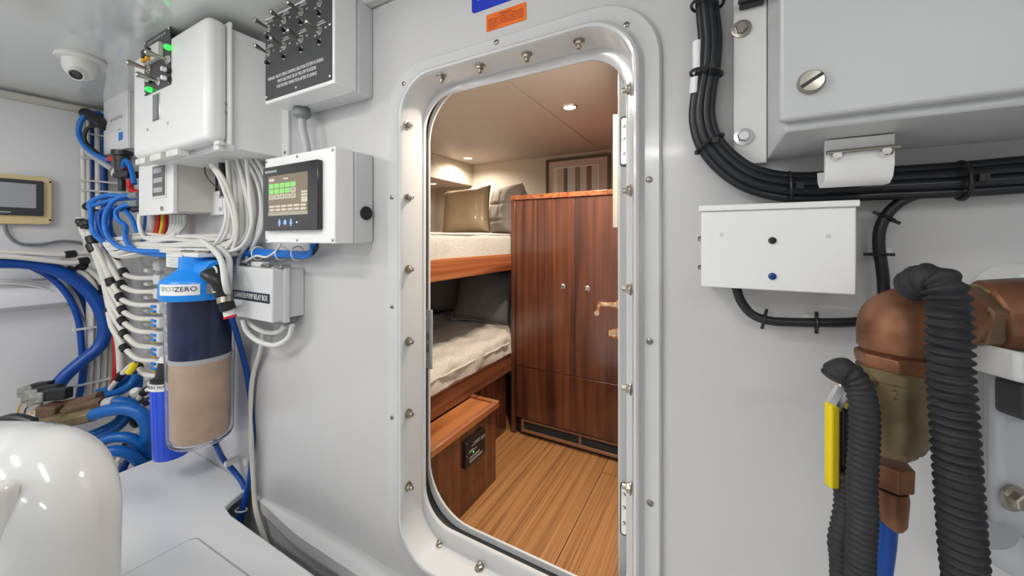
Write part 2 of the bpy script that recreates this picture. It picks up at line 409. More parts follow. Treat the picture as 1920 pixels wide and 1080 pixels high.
# ------------------------------------------------------------------ open door leaf (swung into the cabin)
dr = sroot('door_1', (-.3, 1.3, .02))
dv = Vector((-.2365, 1, 0)).normalized(); dn = Vector((-dv.y, dv.x, 0))   # dn points to -X side
h0 = Vector((-.2765, 1.17, 0)); zt, zb = Z(.60), Z(-1.14)
m = MB(); m.obox(h0+dv*.34-dn*.025+EZ*((zt+zb)/2), dv*.34, dn*.025, EZ*((zt-zb)/2)); m.build('leaf', 'framepaint', dr, bevel=.006)
for ya, yb in ((218, 312), (906, 1004)):
    p0 = YP(1169.5, ya, 1.168); p1 = YP(1169.5, yb, 1.168)
    cz = (p0.z+p1.z)/2; h = abs(p0.z-p1.z)
    fr_ = (EX, EZ)
    MB().plate(rrect(.022, h, .010, 6), fr_, (p0.x, 1.168, cz), .004).build('hinge_gasket', 'black', dr)
    hg = MB(); hg.plate(rrect(.016, h-.012, .007, 6), fr_, (p0.x+.001, 1.165, cz), .004)
    for f in (-.25, .05, .3): hg.lathe((p0.x+.001, 1.165, cz+h*f), (0, -1, 0), [(0, .006), (.003, .005), (.004, .002)], 12)
    hg.build('hinge', 'chrome', dr)
# lining edge strip and lever handle on the leaf face
q = lambda d, z, n=0: h0+dv*d+dn*n+EZ*z
m = MB(); m.obox(q(.5, Z(.28), .010), dv*.10, dn*.010, EZ*.235); m.build('edge_strip', 'creamwall', dr, bevel=.002)
hz = YP(1140, 573, 1.65).z
lv = MB(); lv.lathe(q(.53, hz, 0), dn, [(0, .024), (.006, .024), (.009, .014), (.05, .010), (.055, .012), (.085, .012)], 18)
lv.build('lever_spindle', 'goldchrome', dr)
lv = MB(); lv.tube([q(.53, hz, .078), q(.50, hz-.002, .085), q(.46, hz-.012, .088), q(.40, hz-.016, .086)], .011, 12); lv.build('lever_handle', 'goldchrome', dr)
hz2 = YP(1150, 629, 1.65).z
lv = MB(); lv.lathe(q(.53, hz2, 0), dn, [(0, .027), (.006, .027), (.009, .022), (.026, .022), (.028, .017), (.040, .017), (.042, .013)], 18); lv.build('lock_cylinder', 'goldchrome', dr)

# ================================================================== SETTING: cabin
CX0, CX1, CY1, CZT = -2.12, .25, 3.0, Z(.716)
cf = sroot('floor_cabin', (-1, 2, -.03))
MB().box(-2.6, -.5545, 1.06, CY1, -.03, 0).build('floor_panel', 'teak', cf)
MB().box(-.5505, CX1, 1.06, 1.972, -.03, 0).build('floor_panel', 'teak', cf)
MB().box(-.5505, CX1, 1.976, CY1, -.03, 0).build('floor_panel', 'teak', cf)
MB().box(-2.6, CX1, 1.06, CY1, -.05, -.012).build('seam_strip', 'inkgrey', cf)
cc = sroot('ceiling_cabin', (-1, 2, CZT))
MB().box(-2.6, -.8435, 1.06, CY1, CZT, CZT+.03).build('ceiling_panel', 'creamceil', cc, bevel=.002)
MB().box(-.8405, CX1, 1.06, CY1, CZT, CZT+.03).build('ceiling_panel', 'creamceil', cc, bevel=.002)
MB().box(-2.6, CX1, 1.06, CY1, CZT+.01, CZT+.05).build('backing', 'creamceil', cc)
struct(MB().box(-2.6, CX1, CY1, CY1+.05, -.05, CZT+.05).build('wall_cabin_back', 'creamwall'))
struct(MB().box(-2.62, -2.57, 1.06, CY1, -.05, CZT+.05).build('wall_cabin_left', 'creamwall'))
struct(MB().box(CX1, CX1+.05, 1.06, CY1, -.05, CZT+.05).build('wall_cabin_right', 'creamwall'))
struct(MB().box(-2.57, CX0, 1.07, CY1, Z(.513), CZT).build('trim_5', 'creamwall', bevel=.006))     # soffit box
# ================================================================== engine room lamps
def strip_lamp(x, y, watts, label):
    t = thing('ceiling_light', label, 'ceiling light', (x, y, ZC-.05), 'linear lamps on the engine room ceiling')
    MB().box(x-.42, x+.42, y-.06, y+.06, ZC-.03, ZC).build('housing', 'boxwhite', t, bevel=.006)
    MB().box(x-.40, x+.40, y-.045, y+.045, ZC-.075, ZC-.03).build('diffuser', 'lamp', t, bevel=.006)
    ld = bpy.data.lights.new('strip_light', 'AREA'); ld.shape = 'RECTANGLE'; ld.size = .78; ld.size_y = .09; ld.energy = watts; ld.color = (1, .985, .965)
    lo = bpy.data.objects.new('strip_light', ld); COL.objects.link(lo); lo.parent = t; lo.location = (0, 0, -.03)
LLAB = ['long white strip lamp on the engine room ceiling near the hull side', 'long white strip lamp on the engine room ceiling facing the doorway', 'long white strip lamp on the engine room ceiling facing the bronze valve',
        'long white strip lamp by the back wall on the hull side', 'long white strip lamp in the middle by the back wall']
for (x, y, wt), lb in zip(ENGINE_LAMPS, LLAB): strip_lamp(x, y, wt, lb)
# ================================================================== CABIN THINGS
def downlight(x, y, z, label, r=.034, watts=0, warm=True, group='recessed downlights in the cabin'):
    t = thing('downlight', label, 'ceiling light', (x, y, z-.008), group)
    m = MB(); m.lathe((x, y, z-.006), (0, 0, 1), [(0, r), (0, r*1.25), (.004, r*1.35), (.0058, r*1.35)], 28, cap=False); m.build('bezel', 'chrome', t)
    MB().lathe((x, y, z-.0045), (0, 0, 1), [(0, r*.99), (.003, r*.99)], 28).build('lens', 'lampwarm', t)
    if watts:
        ld = bpy.data.lights.new('downlight_light', 'SPOT'); ld.energy = watts; ld.color = (1, .88, .73); ld.spot_size = math.radians(165); ld.spot_blend = .6; ld.shadow_soft_size = .035
        lo = bpy.data.objects.new('downlight_light', ld); COL.objects.link(lo); lo.parent = t; lo.location = (0, 0, -.004)
CL = ['round recessed downlight in the cabin ceiling, above the wardrobe doors', 'round recessed downlight at the ceiling corner over the upper bunk', 'round recessed downlight in the cabin ceiling just inside the doorway', 'round recessed downlight in the cabin ceiling over the low step cabinet']
for (x, y, wt), lb in zip(CABIN_SPOTS, CL): downlight(x, y, CZT, lb, watts=wt)
p = ZP(812, 344, Z(.513)); downlight(p.x, p.y, Z(.513), 'small recessed downlight under the soffit beside the upper bunk', r=.028, watts=3)
# wardrobe
WY = 2.1
wd = thing('wardrobe', 'glossy dark walnut wardrobe with two tall doors and a vent at its base', 'wardrobe', (-.7, 2.5, 0))
zt = Z(.275); xw0, xw1 = -1.178, -.10
MB().box(xw0+.0, xw1, WY+.012, CY1-.03, .10, zt-.03).build('carcass', 'wood_v', wd, bevel=.002)
MB().box(xw0-.002, xw1+.01, WY-.012, CY1-.02, zt-.03, zt).build('top_panel', 'wood_y', wd, bevel=.003)
MB().box(xw0, -1.147, WY-.004, WY+.012, .0, zt-.03).build('stile', 'wood_v', wd, bevel=.002)
zdb, zdt = Z(-.812), zt-.034
d1 = MB().box(-1.143, -.7495, WY-.006, WY+.011, zdb, zdt).build('door', 'wood_v', wd, bevel=.002)
d2 = MB().box(-.7445, -.35, WY-.006, WY+.011, zdb, zdt).build('door', 'wood_v', wd, bevel=.002)
MB().box(-.346, xw1, WY-.006, WY+.011, 0, zdt).build('stile', 'wood_v', wd, bevel=.002)
MB().box(-1.143, -.35, WY-.006, WY+.011, Z(-1.14), zdb-.004).build('lower_panel', 'wood_v', wd, bevel=.002)
MB().box(-1.147, -.346, WY+.0115, WY+.013, Z(-1.14), zdt).build('shadow_gap', 'inkgrey', wd)
for (px, py), d in (((1055, 537), d1), ((1101, 541), d2)):
    pk = YP(px, py, WY-.006)
    MB().lathe(pk, (0, -1, 0), [(0, .017), (.003, .0165), (.0045, .012), (.003, .0115), (.006, .011), (.008, .009)], 22).build('knob', 'chrome', d)
zv0, zv1 = .022, .103
vt = MB()
vt.box(-1.105, -.35, WY-.004, WY+.012, zv0, zv0+.018); vt.box(-1.105, -.35, WY-.004, WY+.012, zv1-.012, zv1)
vt.box(-1.105, -1.088, WY-.004, WY+.012, zv0+.018, zv1-.012); vt.box(-.722, -.710, WY-.004, WY+.012, zv0+.018, zv1-.012); vt.box(-.362, -.35, WY-.004, WY+.012, zv0+.018, zv1-.012)
vf = vt.build('vent_frame', 'woodtrim', wd, bevel=.0015)
MB().box(-1.147, xw1, WY+.022, WY+.03, 0, .10).build('kick_board', 'black', wd)
for xa, xb in ((-1.088, -.722), (-.710, -.362)):
    for k in range(4):
        zz = zv0+.024+k*.0125
        MB().obox(((xa+xb)/2, WY+.010, zz), ((xb-xa)/2, 0, 0), (0, .008, .004), (0, -.0012, .0024)).build('louver', 'panelblack', vf)
# tray and small things on top
p0, p1 = YP(990, 360, 2.22), YP(1072, 360, 2.22)
ty = thing('tray', 'flat black tray lying on top of the wardrobe', 'tray', ((p0.x+p1.x)/2, 2.28, zt))
MB().plate(rrect(p1.x-p0.x, .15, .02, 4), (EX, EY), ((p0.x+p1.x)/2, 2.28, zt+.006), .006).build('tray_base', 'black', ty, bevel=.002)
MB().tube([Vector((x+(p0.x+p1.x)/2, y+2.28, zt+.008)) for x, y in rrect((p1.x-p0.x)*.94, .13, .02, 4)+[rrect((p1.x-p0.x)*.94, .13, .02, 4)[0]]], .006, 8, sm=False).build('tray_rim', 'black', ty)
# picture
pa, pb = YP(1024, 303, 2.975), YP(1144, 290, 2.975)
px0, px1, pz1 = pa.x, pb.x, pa.z+.012; pz0 = pz1-.36
pc = thing('framed_picture', 'framed abstract print of vertical grey and tan stripes on cabin wall above the wardrobe', 'picture', ((px0+px1)/2, 2.99, pz0))
fr = MB(); fw = .022
for b in ((px0, px1, 2.965, 2.995, pz1-fw, pz1), (px0, px1, 2.965, 2.995, pz0, pz0+fw), (px0, px0+fw, 2.965, 2.995, pz0+fw, pz1-fw), (px1-fw, px1, 2.965, 2.995, pz0+fw, pz1-fw)): fr.box(*b)
fr.build('frame', 'darkgold', pc, bevel=.003)
MB().box(px0+fw, px1-fw, 2.980, 2.99, pz0+fw, pz1-fw).build('mat_board', 'picture_mat', pc)
ix0, ix1, iz1, iz0 = px0+.085, px1-.10, pz1-.085, pz0+.06
MB().box(ix0-.008, ix1+.008, 2.978, 2.981, iz0-.008, iz1+.008).build('mat_bevel', 'inkwhite', pc)
cuts = [0, .06, .21, .30, .48, .60, .75, .86, 1]; mats = ['art3', 'art1', 'art2', 'art3', 'art4', 'art3', 'art5', 'art3']
for i in range(8): MB().box(ix0+(ix1-ix0)*cuts[i], ix0+(ix1-ix0)*cuts[i+1], 2.976, 2.979, iz0, iz1).build('print_stripe', mats[i], pc)
# bunk bed carcass: fascia boards, bases, end post
BX = -1.17
bk = thing('bunk_bed', 'built-in glossy walnut bunk bed with two tiers along the hull side', 'bunk bed', (-1.7, 2.0, 0))
MB().box(BX-.04, BX, 1.10, 2.088, Z(-.205), Z(-.098)).build('upper_fascia', 'wood_y', bk, bevel=.004)
MB().box(-2.55, BX-.04, 1.10, 2.97, Z(-.205), Z(-.18)).build('upper_base', 'wood_dy', bk)
MB().box(BX-.04, BX, 1.10, 2.088, Z(-.85), Z(-.735)).build('lower_fascia', 'wood_dy', bk, bevel=.004)
MB().box(-2.55, BX-.04, 1.10, 2.97, Z(-.84), Z(-.80)).build('lower_base', 'wood_dy', bk)
MB().box(BX-.06, BX-.045, 1.10, 2.095, .0, Z(-.85)).build('base_panel', 'wood_v', bk)
MB().box(-2.565, -2.545, 1.10, 2.55, Z(-.09), Z(.48)).build('side_lining', 'wood_top', bk)
MB().box(-2.56, -2.53, 1.10, 2.97, Z(-.80), Z(-.205)).build('lower_lining', 'greyfabric', bk)
# soft things
def soft(name, x0, x1, y0, y1, z0, z1, mat, parent=None, amp=.006, nx=14, ny=22, nz=3, rad=.03, sc=6, seed=0):
    bm = bmesh.new(); sx, sy, sz = x1-x0, y1-y0, z1-z0
    vs_ = {}
    def P(i, j, k):
        key = (i, j, k)
        if key not in vs_:
            x, y, z = x0+sx*i/nx, y0+sy*j/ny, z0+sz*k/nz
            cx = min(max(x, x0+rad), x1-rad); cy = min(max(y, y0+rad), y1-rad); cz = min(max(z, z0+rad), z1-rad)
            d = Vector((x-cx, y-cy, z-cz))
            p_ = Vector((cx, cy, cz)) + (d.normalized()*rad if d.length > 1e-6 else d)
            n_ = noise.noise(Vector((x*sc+seed, y*sc, z*sc)))+.5*noise.noise(Vector((x*sc*2.3, y*sc*2.3+seed, z*sc*2)))
            nn = (d.normalized() if d.length > 1e-6 else EZ)
            p_ += nn*n_*amp
            vs_[key] = bm.verts.new(p_)
        return vs_[key]
    for (a, b, c, fn) in ((nx, ny, 0, lambda i, j: (i, j, 0)), (nx, ny, nz, lambda i, j: (i, j, nz))):
        for i in range(nx):
            for j in range(ny): bm.faces.new([P(*fn(i, j)), P(*fn(i+1, j)), P(*fn(i+1, j+1)), P(*fn(i, j+1))])
    for s_ in (0, nx):
        for j in range(ny):
            for k in range(nz): bm.faces.new([P(s_, j, k), P(s_, j+1, k), P(s_, j+1, k+1), P(s_, j, k+1)])
    for s_ in (0, ny):
        for i in range(nx):
            for k in range(nz): bm.faces.new([P(i, s_, k), P(i+1, s_, k), P(i+1, s_, k+1), P(i, s_, k+1)])
    bm.verts.index_update(); m = MB(); m.add([v.co.copy() for v in bm.verts], [tuple(v.index for v in f.verts) for f in bm.faces]); bm.free()
    return m.build(name, mat, parent, ang=180)
um = thing('mattress', 'boxy linen-covered mattress with piped edge on the upper bunk', 'mattress', (-1.7, 2, Z(-.178)))
soft('mattress_body', -2.02, BX-.012, 1.10, 2.95, Z(-.176), Z(.030), 'linen', um, amp=.007, rad=.022, nx=20, ny=60, nz=6)
MB().tube([Vector((BX-.020, 1.10+.03*i, Z(.022)+.004*noise.noise(Vector((i*.5, 0, 0))))) for i in range(62)], .006, 8).build('piping', 'linen', um)
lm = thing('mattress', 'thick tufted off-white mattress with piped edge on the lower bunk', 'mattress', (-1.7, 2, Z(-.80)))
soft('mattress_body', -2.05, BX-.008, 1.10, 2.95, Z(-.798), Z(-.610), 'whitecover', lm, amp=.018, rad=.05, nx=44, ny=90, nz=9, sc=9)
MB().tube([Vector((BX-.004+.004*noise.noise(Vector((i*.6, 3, 0))), 1.10+.03*i, Z(-.668)+.008*noise.noise(Vector((i*.4, 0, 0))))) for i in range(33)], .007, 8).build('piping', 'whitecover', lm)
def pillow(name, label, c, w_, h, th, rx, rz, mat, piping=None, cat='pillow', grp=None, ry=0, pinch=.10, quilted=False):
    """pillow standing in its own XZ plane, thick along Y; c = centre of its base"""
    n = 44 if quilted else 26; m = MB(); c = Vector(c)
    M = Matrix.Translation(c) @ Matrix.Rotation(rz, 4, 'Z') @ Matrix.Rotation(rx, 4, 'X') @ Matrix.Rotation(ry, 4, 'Y')
    def pt(a, b, s_):
        e = 1-pinch*(1-abs(b)**2.0) if True else 1
        x = a*w_/2*(1-pinch*(1-b*b)*abs(a)**6*.8); z = b*h/2*(1-pinch*(1-a*a)*abs(b)**6*.8)
        f = max(0, (1-a**4))**.55*max(0, (1-b**4))**.55
        wr = noise.noise(Vector((a*2.5+c.x*9, b*2.5, s_*3+c.y)))*.10+noise.noise(Vector((a*6, b*6+c.x*5, s_)))*.04
        q_ = 1-.16*max(math.exp(-((a*3) % 2-1)**2*60), math.exp(-((b*3+.5) % 2-1)**2*60)) if quilted else 1
        return M @ Vector((x, s_*th/2*f*(1+wr)*q_, z+h/2))
    g = [-1+2*i/n for i in range(n+1)]
    g = [math.sin(x*math.pi/2)*.35+x*.65 for x in g]
    vs_ = []; idx = {}
    for s_ in (-1, 1):
        for i, a in enumerate(g):
            for j, b in enumerate(g):
                if s_ == 1 and (i in (0, n) or j in (0, n)): idx[(s_, i, j)] = idx[(-1, i, j)]; continue
                idx[(s_, i, j)] = len(vs_); vs_.append(pt(a, b, s_))
    fs = [tuple(idx[k] for k in ((s_, i, j), (s_, i+1, j), (s_, i+1, j+1), (s_, i, j+1))) for s_ in (-1, 1) for i in range(n) for j in range(n)]
    m.add(vs_, fs)
    t = thing(name, label, cat, c, grp)
    m.build('cover', mat, t, ang=180)
    if piping:
        e = [pt(a, -1, 0) for a in g]+[pt(1, b, 0) for b in g[1:]]+[pt(a, 1, 0) for a in g[::-1][1:]]+[pt(-1, b, 0) for b in g[::-1][1:]]
        MB().tube(e, .0055, 8, sm=False).build('piping', piping, t)
    return t
def at(px, py, Y): return YP(px, py, Y)
p = at(873, 436, 2.45)
pillow('throw_pillow', 'tan satin throw pillow with dark piping on the upper bunk', (p.x, p.y, Z(.030)), .42, .40, .17, math.radians(-14), math.radians(10), 'leather', 'brown', ry=math.radians(-5))
p = at(938, 436, 2.78)
pillow('quilted_sham', 'quilted taupe linen bed pillow propped at the head of the upper bunk', (p.x+.05, p.y-.02, Z(.028)), .40, .43, .26, math.radians(-8), math.radians(-30), 'quilt', 'quilt', quilted=True)
p = at(903, 612, 2.22)
pillow('throw_pillow', 'charcoal throw pillow with pale piping leaning on the lower bunk', (p.x-.01, p.y, Z(-.605)), .46, .40, .16, math.radians(-20), math.radians(12), 'greyfabric', 'linen', ry=math.radians(3))
p = at(838, 596, 2.42)
pillow('bed_pillow', 'soft grey bed pillow slumped behind the charcoal pillow, towards the hull', (p.x, p.y, Z(-.605)), .40, .34, .15, math.radians(-16), math.radians(38), 'quilt')
p = at(950, 606, 2.60)
pillow('bed_pillow', 'pale linen bed pillow half hidden by the wardrobe end on the lower bunk', (p.x-.05, p.y+.12, Z(-.605)), .44, .36, .15, math.radians(-14), math.radians(-8), 'linen', 'linen')
# low step cabinet with the detector panel
DX, DY, DZ = -1.007, 1.654, Z(-.845)
dk = thing('step_cabinet', 'low glossy walnut cabinet with raised edge in front of the lower bunk', 'cabinet', (-1.05, 1.33, 0))
MB().box(BX+.004, DX-.006, 1.135, DY-.012, 0, DZ-.022).build('body', 'wood_v', dk, bevel=.002)
MB().box(BX+.004, DX+.008, 1.132, DY, DZ-.030, DZ-.006).build('top_panel', 'wood_top', dk, bevel=.003)
rim = MB(); rim.box(BX+.004, DX+.008, DY-.028, DY, DZ-.006, DZ+.004); rim.box(DX-.022, DX+.008, 1.132, DY-.028, DZ-.006, DZ+.0); rim.build('fiddle_rail', 'wood_y', dk, bevel=.003)
ya, yb = XP(870, 850, DX).y, XP(907, 850, DX).y; za, zb_ = Z(-1.043), Z(-.921)
dp = thing('alarm_panel', 'small black alarm panel with a green light on the step cabinet side', 'alarm panel', (DX, (ya+yb)/2, za))
org = Vector((DX+.008, (ya+yb)/2, (za+zb_)/2)); W_, H_ = yb-ya, zb_-za
MB().plate(rrect(W_, H_, .006, 3), SIDE, org, .013).build('face_plate', 'black', dp, bevel=.001)
MB().lathe(org+Vector((.0, -W_*.12, -H_*.06)), (1, 0, 0), [(0, .0035), (.003, .003), (.004, .001)], 12).build('indicator', 'led_green', dp)
MB().lathe(org+Vector((.0, W_*.30, H_*.02)), (1, 0, 0), [(0, .006), (.002, .006), (.002, .001)], 14).build('test_button', 'black', dp)
for dy, dz in ((-.44, .42), (-.44, -.02), (.46, .2)): screw_mb(org+Vector((0, W_*dy, H_*dz)), (1, 0, 0), .0032, .002).build('screw', 'alu', dp)
mk = MB()
for dy, dz, l in ((.06, .27, .30), (.0, .20, .40), (.36, .25, .2), (.36, .17, .2), (-.22, .06, .2), (-.14, .02, .42), (-.05, -.18, .5), (-.05, -.24, .5), (.02, -.32, .66), (.02, -.37, .62)):
    mk.obox(org+Vector((.0005, W_*dy, H_*dz)), (.0004, 0, 0), (0, W_*l/2, 0), (0, 0, .0016))
mk.build('printed_marks', 'inkgrey', dp)
# ================================================================== ENGINE ROOM, WALL BOXES
# --- big control cabinet
BY0, BX0, BX1, BZ0, BZ1 = .69, -2.53, -1.77, Z(.375), Z(.885)
bc = thing('control_cabinet', 'large white control cabinet with a toggle switch plate, mounted high on the bulkhead', 'control box', ((BX0+BX1)/2, .85, BZ0))
MB().box(BX0+.02, BX1-.0, .775, 1.0, BZ0+.0, BZ1-.012).build('body', 'boxwhite', bc, bevel=.006)
MB().box(BX0, BX1+.012, BY0, .765, BZ0+.015, BZ1).build('lid', 'boxwhite', bc, bevel=.028, seg=4)
MB().box(BX0+.005, BX1+.018, .765, .778, BZ0+.008, BZ1+.004).build('lid_flange', 'boxwhite', bc, bevel=.004)
MB().box(BX1-.01, BX1+.045, .985, 1.0, BZ0-.01, BZ1-.06).build('mounting_flange', 'boxwhite', bc, bevel=.004)
for px, py in ((413, 50), (414, 151), (420, 194), (420, 211)): screw_mb(XP(px, py, BX1), (1, 0, 0), .009, .006).build('screw', 'steel', bc)
for z_ in (BZ0+.02, BZ1-.1): screw_mb((BX1+.025, .985, z_), (0, -1, 0), .008, .005).build('screw', 'steel', bc)
for dx in (-.70, -.52, -.34):
    lg = MB(); lg.box(BX1+dx-.06, BX1+dx+.06, .70, .74, BZ0-.012, BZ0+.016); lg.box(BX1+dx-.045, BX1+dx-.01, .698, .70, BZ0-.006, BZ0+.006); lg.build('lug', 'plasticwhite', bc, bevel=.004)
lg = MB(); lg.obox((BX1-.0, .755, BZ0-.004), (.02, 0, 0), (0, .03, 0), (0, 0, .016)); lg.obox((BX1+.02, .73, BZ0+.006), (.02, 0, 0), (0, .012, 0), (0, 0, .008)); lg.build('hinge_lug', 'plasticwhite', bc, bevel=.004)
# face plate
def onbig(px, py): return YP(px, py, BY0)
q0, q1, q2 = onbig(273, 79), onbig(321, 48), onbig(321, 158)
pw, ph = q1.x-q0.x, q1.z-q2.z; pc_ = Vector(((q0.x+q1.x)/2, BY0-.004, (q1.z+q2.z)/2))
fpl = MB().plate(rrect(pw, ph, .003, 2), FRONT, pc_, .004).build('switch_plate', 'panelblack', bc)
def fpos(px, py): v = YP(px, py, BY0-.004); return v
def toggle(p, parent, ln=.055, r=.011, up=.25, sd=-.1):
    m = MB(); m.lathe(p, (0, -1, 0), [(0, r*1.25), (.004, r*1.25), (.0045, r), (.010, r*.9)], 6)
    m.build('switch_nut', 'chrome', parent)
    d = Vector((sd, -1, up)).normalized(); p = Vector(p)+Vector((0, -.008, 0))
    m = MB(); m.lathe(p, d, [(0, r*.42), (ln*.45, r*.5), (ln*.8, r*.72), (ln*.93, r*.72), (ln, r*.35)], 12); m.build('switch_lever', 'steel', parent)
def fuse(p, parent, r=.010):
    MB().lathe(p, (0, -1, 0), [(0, r*1.3), (.004, r*1.3), (.0045, r*1.05)], 6).build('fuse_nut', 'chrome', parent)
    MB().lathe(Vector(p)+Vector((0, -.0045, 0)), (0, -1, 0), [(0, r*.8), (.012, r*.8), (.013, r*.6)], 14).build('fuse_cap', 'black', parent)
for px, py in ((316, 113), (281, 131), (299, 153)): toggle(fpos(px, py), fpl, ln=.07, r=.017, up=.12)
for px, py in ((319, 90), (281, 108), (284, 169)):
    v = fpos(px, py); MB().lathe(v, (0, -1, 0), [(0, .012), (.012, .012), (.018, .010), (.022, .004)], 14).build('indicator', 'led_green', fpl)
for px, py in ((318, 133), (318, 149), (284, 152)):
    v = fpos(px, py); MB().lathe(v, (0, -1, 0), [(0, .013), (.012, .013)], 14).build('fuse_base', 'black', fpl); MB().lathe(v+Vector((0, -.012, 0)), (0, -1, 0), [(0, .010), (.016, .010), (.018, .006)], 14).build('fuse_cap', 'plasticwhite', fpl)
v0, v1, v2 = fpos(277, 95), fpos(306, 80), fpos(306, 108)
bkp = MB().box(v0.x, v1.x, BY0-.022, BY0-.003, v2.z, v1.z).build('breaker_block', 'plasticwhite', fpl, bevel=.003)
for f in (.15, .40):
    x = v0.x+(v1.x-v0.x)*f; MB().box(x, x+.03, BY0-.036, BY0-.021, v1.z-.05, v1.z-.012).build('breaker_rocker', 'black', fpl, bevel=.004); MB().box(x-.002, x+.022, BY0-.036, BY0-.021, v1.z-.066, v1.z-.05).build('breaker_tip', 'amber', fpl, bevel=.003)
for dx, dz in ((-.46, .46), (.46, .46), (-.46, -.46), (.46, -.46)): screw_mb(pc_+Vector((pw*dx, -.001, ph*dz)), (0, -1, 0), .006, .003).build('screw', 'alu', fpl)
mk = MB()
for k in range(7): mk.obox(pc_+Vector((-pw*.3+k*pw*.1, -.0006, ph*.42)), (pw*.035, 0, 0), (0, .0005, 0), (0, 0, .005))
mk.build('printed_marks', 'inkgrey', fpl)
q0, q1, q2 = onbig(288, 176), onbig(301, 173), onbig(301, 224)
wn = MB().box(q0.x, q1.x, BY0-.004, BY0+.001, q2.z, q1.z).build('window_frame', 'chrome', bc, bevel=.001)
MB().box(q0.x+.012, q1.x-.02, BY0-.006, BY0-.003, q2.z+.006, q1.z-.006).build('window_strip', 'grey', wn)
for px, py in ((315, 231), (277, 243)): screw_mb(onbig(px, py), (0, -1, 0), .007, .004).build('screw', 'steel', bc)

# --- small white enclosure near the corner
sx0, sx1 = YP(194, 180, .85).x, YP(238, 180, .85).x; sz1, sz0 = YP(238, 166, .85).z, YP(238, 277, .85).z
sb = thing('junction_box', 'slim white enclosure with grey print and a small blue tag, beside the control cabinet', 'junction box', ((sx0+sx1)/2, .93, sz0))
MB().box(sx0+.01, sx1-.008, .865, .995, sz0+.006, sz1-.006).build('body', 'boxwhite', sb, bevel=.004)
MB().box(sx0, sx1, .85, .868, sz0, sz1).build('lid', 'boxwhite', sb, bevel=.004)
cxm = (sx0+sx1)/2; hh = sz1-sz0; ww = sx1-sx0
for dx in (-.42, .38): MB().box(cxm+ww*dx-.03, cxm+ww*dx+.03, .84, .88, sz1, sz1+.012).build('latch', 'grey', sb, bevel=.002)
m = MB()
for k in range(5): m.obox((cxm-.06+k*.045, .8496, sz0+hh*.57+(k % 2)*.004), (.016, 0, 0), (0, .0004, 0), (0, 0, .010))
m.obox((cxm+.02, .8496, sz0+hh*.36), (.10, 0, 0), (0, .0004, 0), (0, 0, .004)); m.build('printed_marks', 'inkgrey', sb)
MB().box(cxm+ww*.17, cxm+ww*.34, .8485, .8505, sz0+.06, sz0+.11).build('blue_tag', 'bluebright', sb)
MB().box(cxm-ww*.18, cxm+ww*.12, .8488, .8505, sz0+.03, sz0+hh*.38).build('paper_label', 'inkwhite', sb)

# --- lower white box with window
lx0, lx1, LY = YP(260, 350, .80).x, YP(324, 350, .80).x, .80
lz1, lz0 = YP(324, 296, LY).z, YP(324, 400, LY).z
lb = thing('relay_enclosure', 'white square enclosure with a dark window below the large control cabinet', 'junction box', ((lx0+lx1)/2, .9, lz0))
MB().box(lx0, lx1, LY, LY+.02, lz0, lz1).build('lid', 'boxwhite', lb, bevel=.004)
MB().box(lx0+.01, lx1-.006, LY+.02, .985, lz0+.012, lz1).build('body', 'cablecream', lb, bevel=.004)
MB().box(lx1-.05, lx1+.11, .975, .99, lz0+.0, lz0+.13).build('mounting_foot', 'boxwhite', lb, bevel=.004)
for z_ in (lz0+.03, lz0+.10): MB().lathe((lx1+.07, .975, z_), (0, -1, 0), [(0, .014), (.003, .012)], 12).build('foot_hole', 'inkgrey', lb)
w0, w1 = YP(288, 310, LY), YP(313, 370, LY)
MB().box(w0.x, w1.x, LY-.006, LY+.002, w1.z, w0.z).build('window_frame', 'plasticwhite', lb, bevel=.002)
MB().box(w0.x+.015, w1.x-.008, LY-.009, LY-.003, w1.z+.012, w0.z-.012).build('window_glass', 'glassdark', lb)
for k in range(4): MB().box(w0.x+.03, w1.x-.03, LY-.0105, LY-.0085, w1.z+.03+k*.05, w1.z+.055+k*.05).build('breaker_face', 'greylight', lb)
MB().lathe(YP(305, 391, LY), (0, -1, 0), [(0, .012), (.006, .012), (.007, .004)], 12).build('screw', 'steel', lb)

# --- manual valve control box
CY0, CX0_, CX1_, CZ0_, CZ1_ = .833, -1.618, -1.178, Z(.545), Z(.893)
cb = thing('switch_box', 'light grey control box with eight metal toggle switches on a black lettered plate', 'control box', (-1.4, .92, CZ0_))
MB().box(CX0_, CX1_, .93, 1.0, CZ0_, CZ1_).build('back_box', 'boxgrey', cb, bevel=.006)
MB().box(CX0_, CX1_, CY0, .927, CZ0_, CZ1_).build('lid', 'boxwhite', cb, bevel=.005)
ctr = Vector(((CX0_+CX1_)/2, CY0-.003, (CZ0_+CZ1_)/2)); pw, ph = CX1_-CX0_-.02, CZ1_-CZ0_-.024
cpl = MB().plate(rrect(pw, ph, .004, 2), FRONT, ctr, .003).build('face_plate', 'panelblack', cb)
cols = [-1.58+.11*k for k in range(4)]
for zt_, zf in ((.842, .803), (.742, .702)):
    for x in cols:
        toggle((x, CY0-.003, Z(zt_)), cpl, ln=.052, r=.0125, up=.16, sd=.06); fuse((x, CY0-.003, Z(zf)), cpl, r=.0095)
        m = MB()
        for dx, dz, l in ((.0, .026, .05), (.0, .034, .034)): m.obox((x+.004, CY0-.0035, Z(zt_)+dz), (l/2, 0, 0), (0, .0004, 0), (0, 0, .0022))
        for dx, dz in ((-.03, -.008), (.03, .006)): m.obox((x+dx, CY0-.0035, Z(zt_)+dz), (.006, 0, 0), (0, .0004, 0), (0, 0, .003))
        m.build('printed_marks', 'inkgrey', cpl)
m = MB()
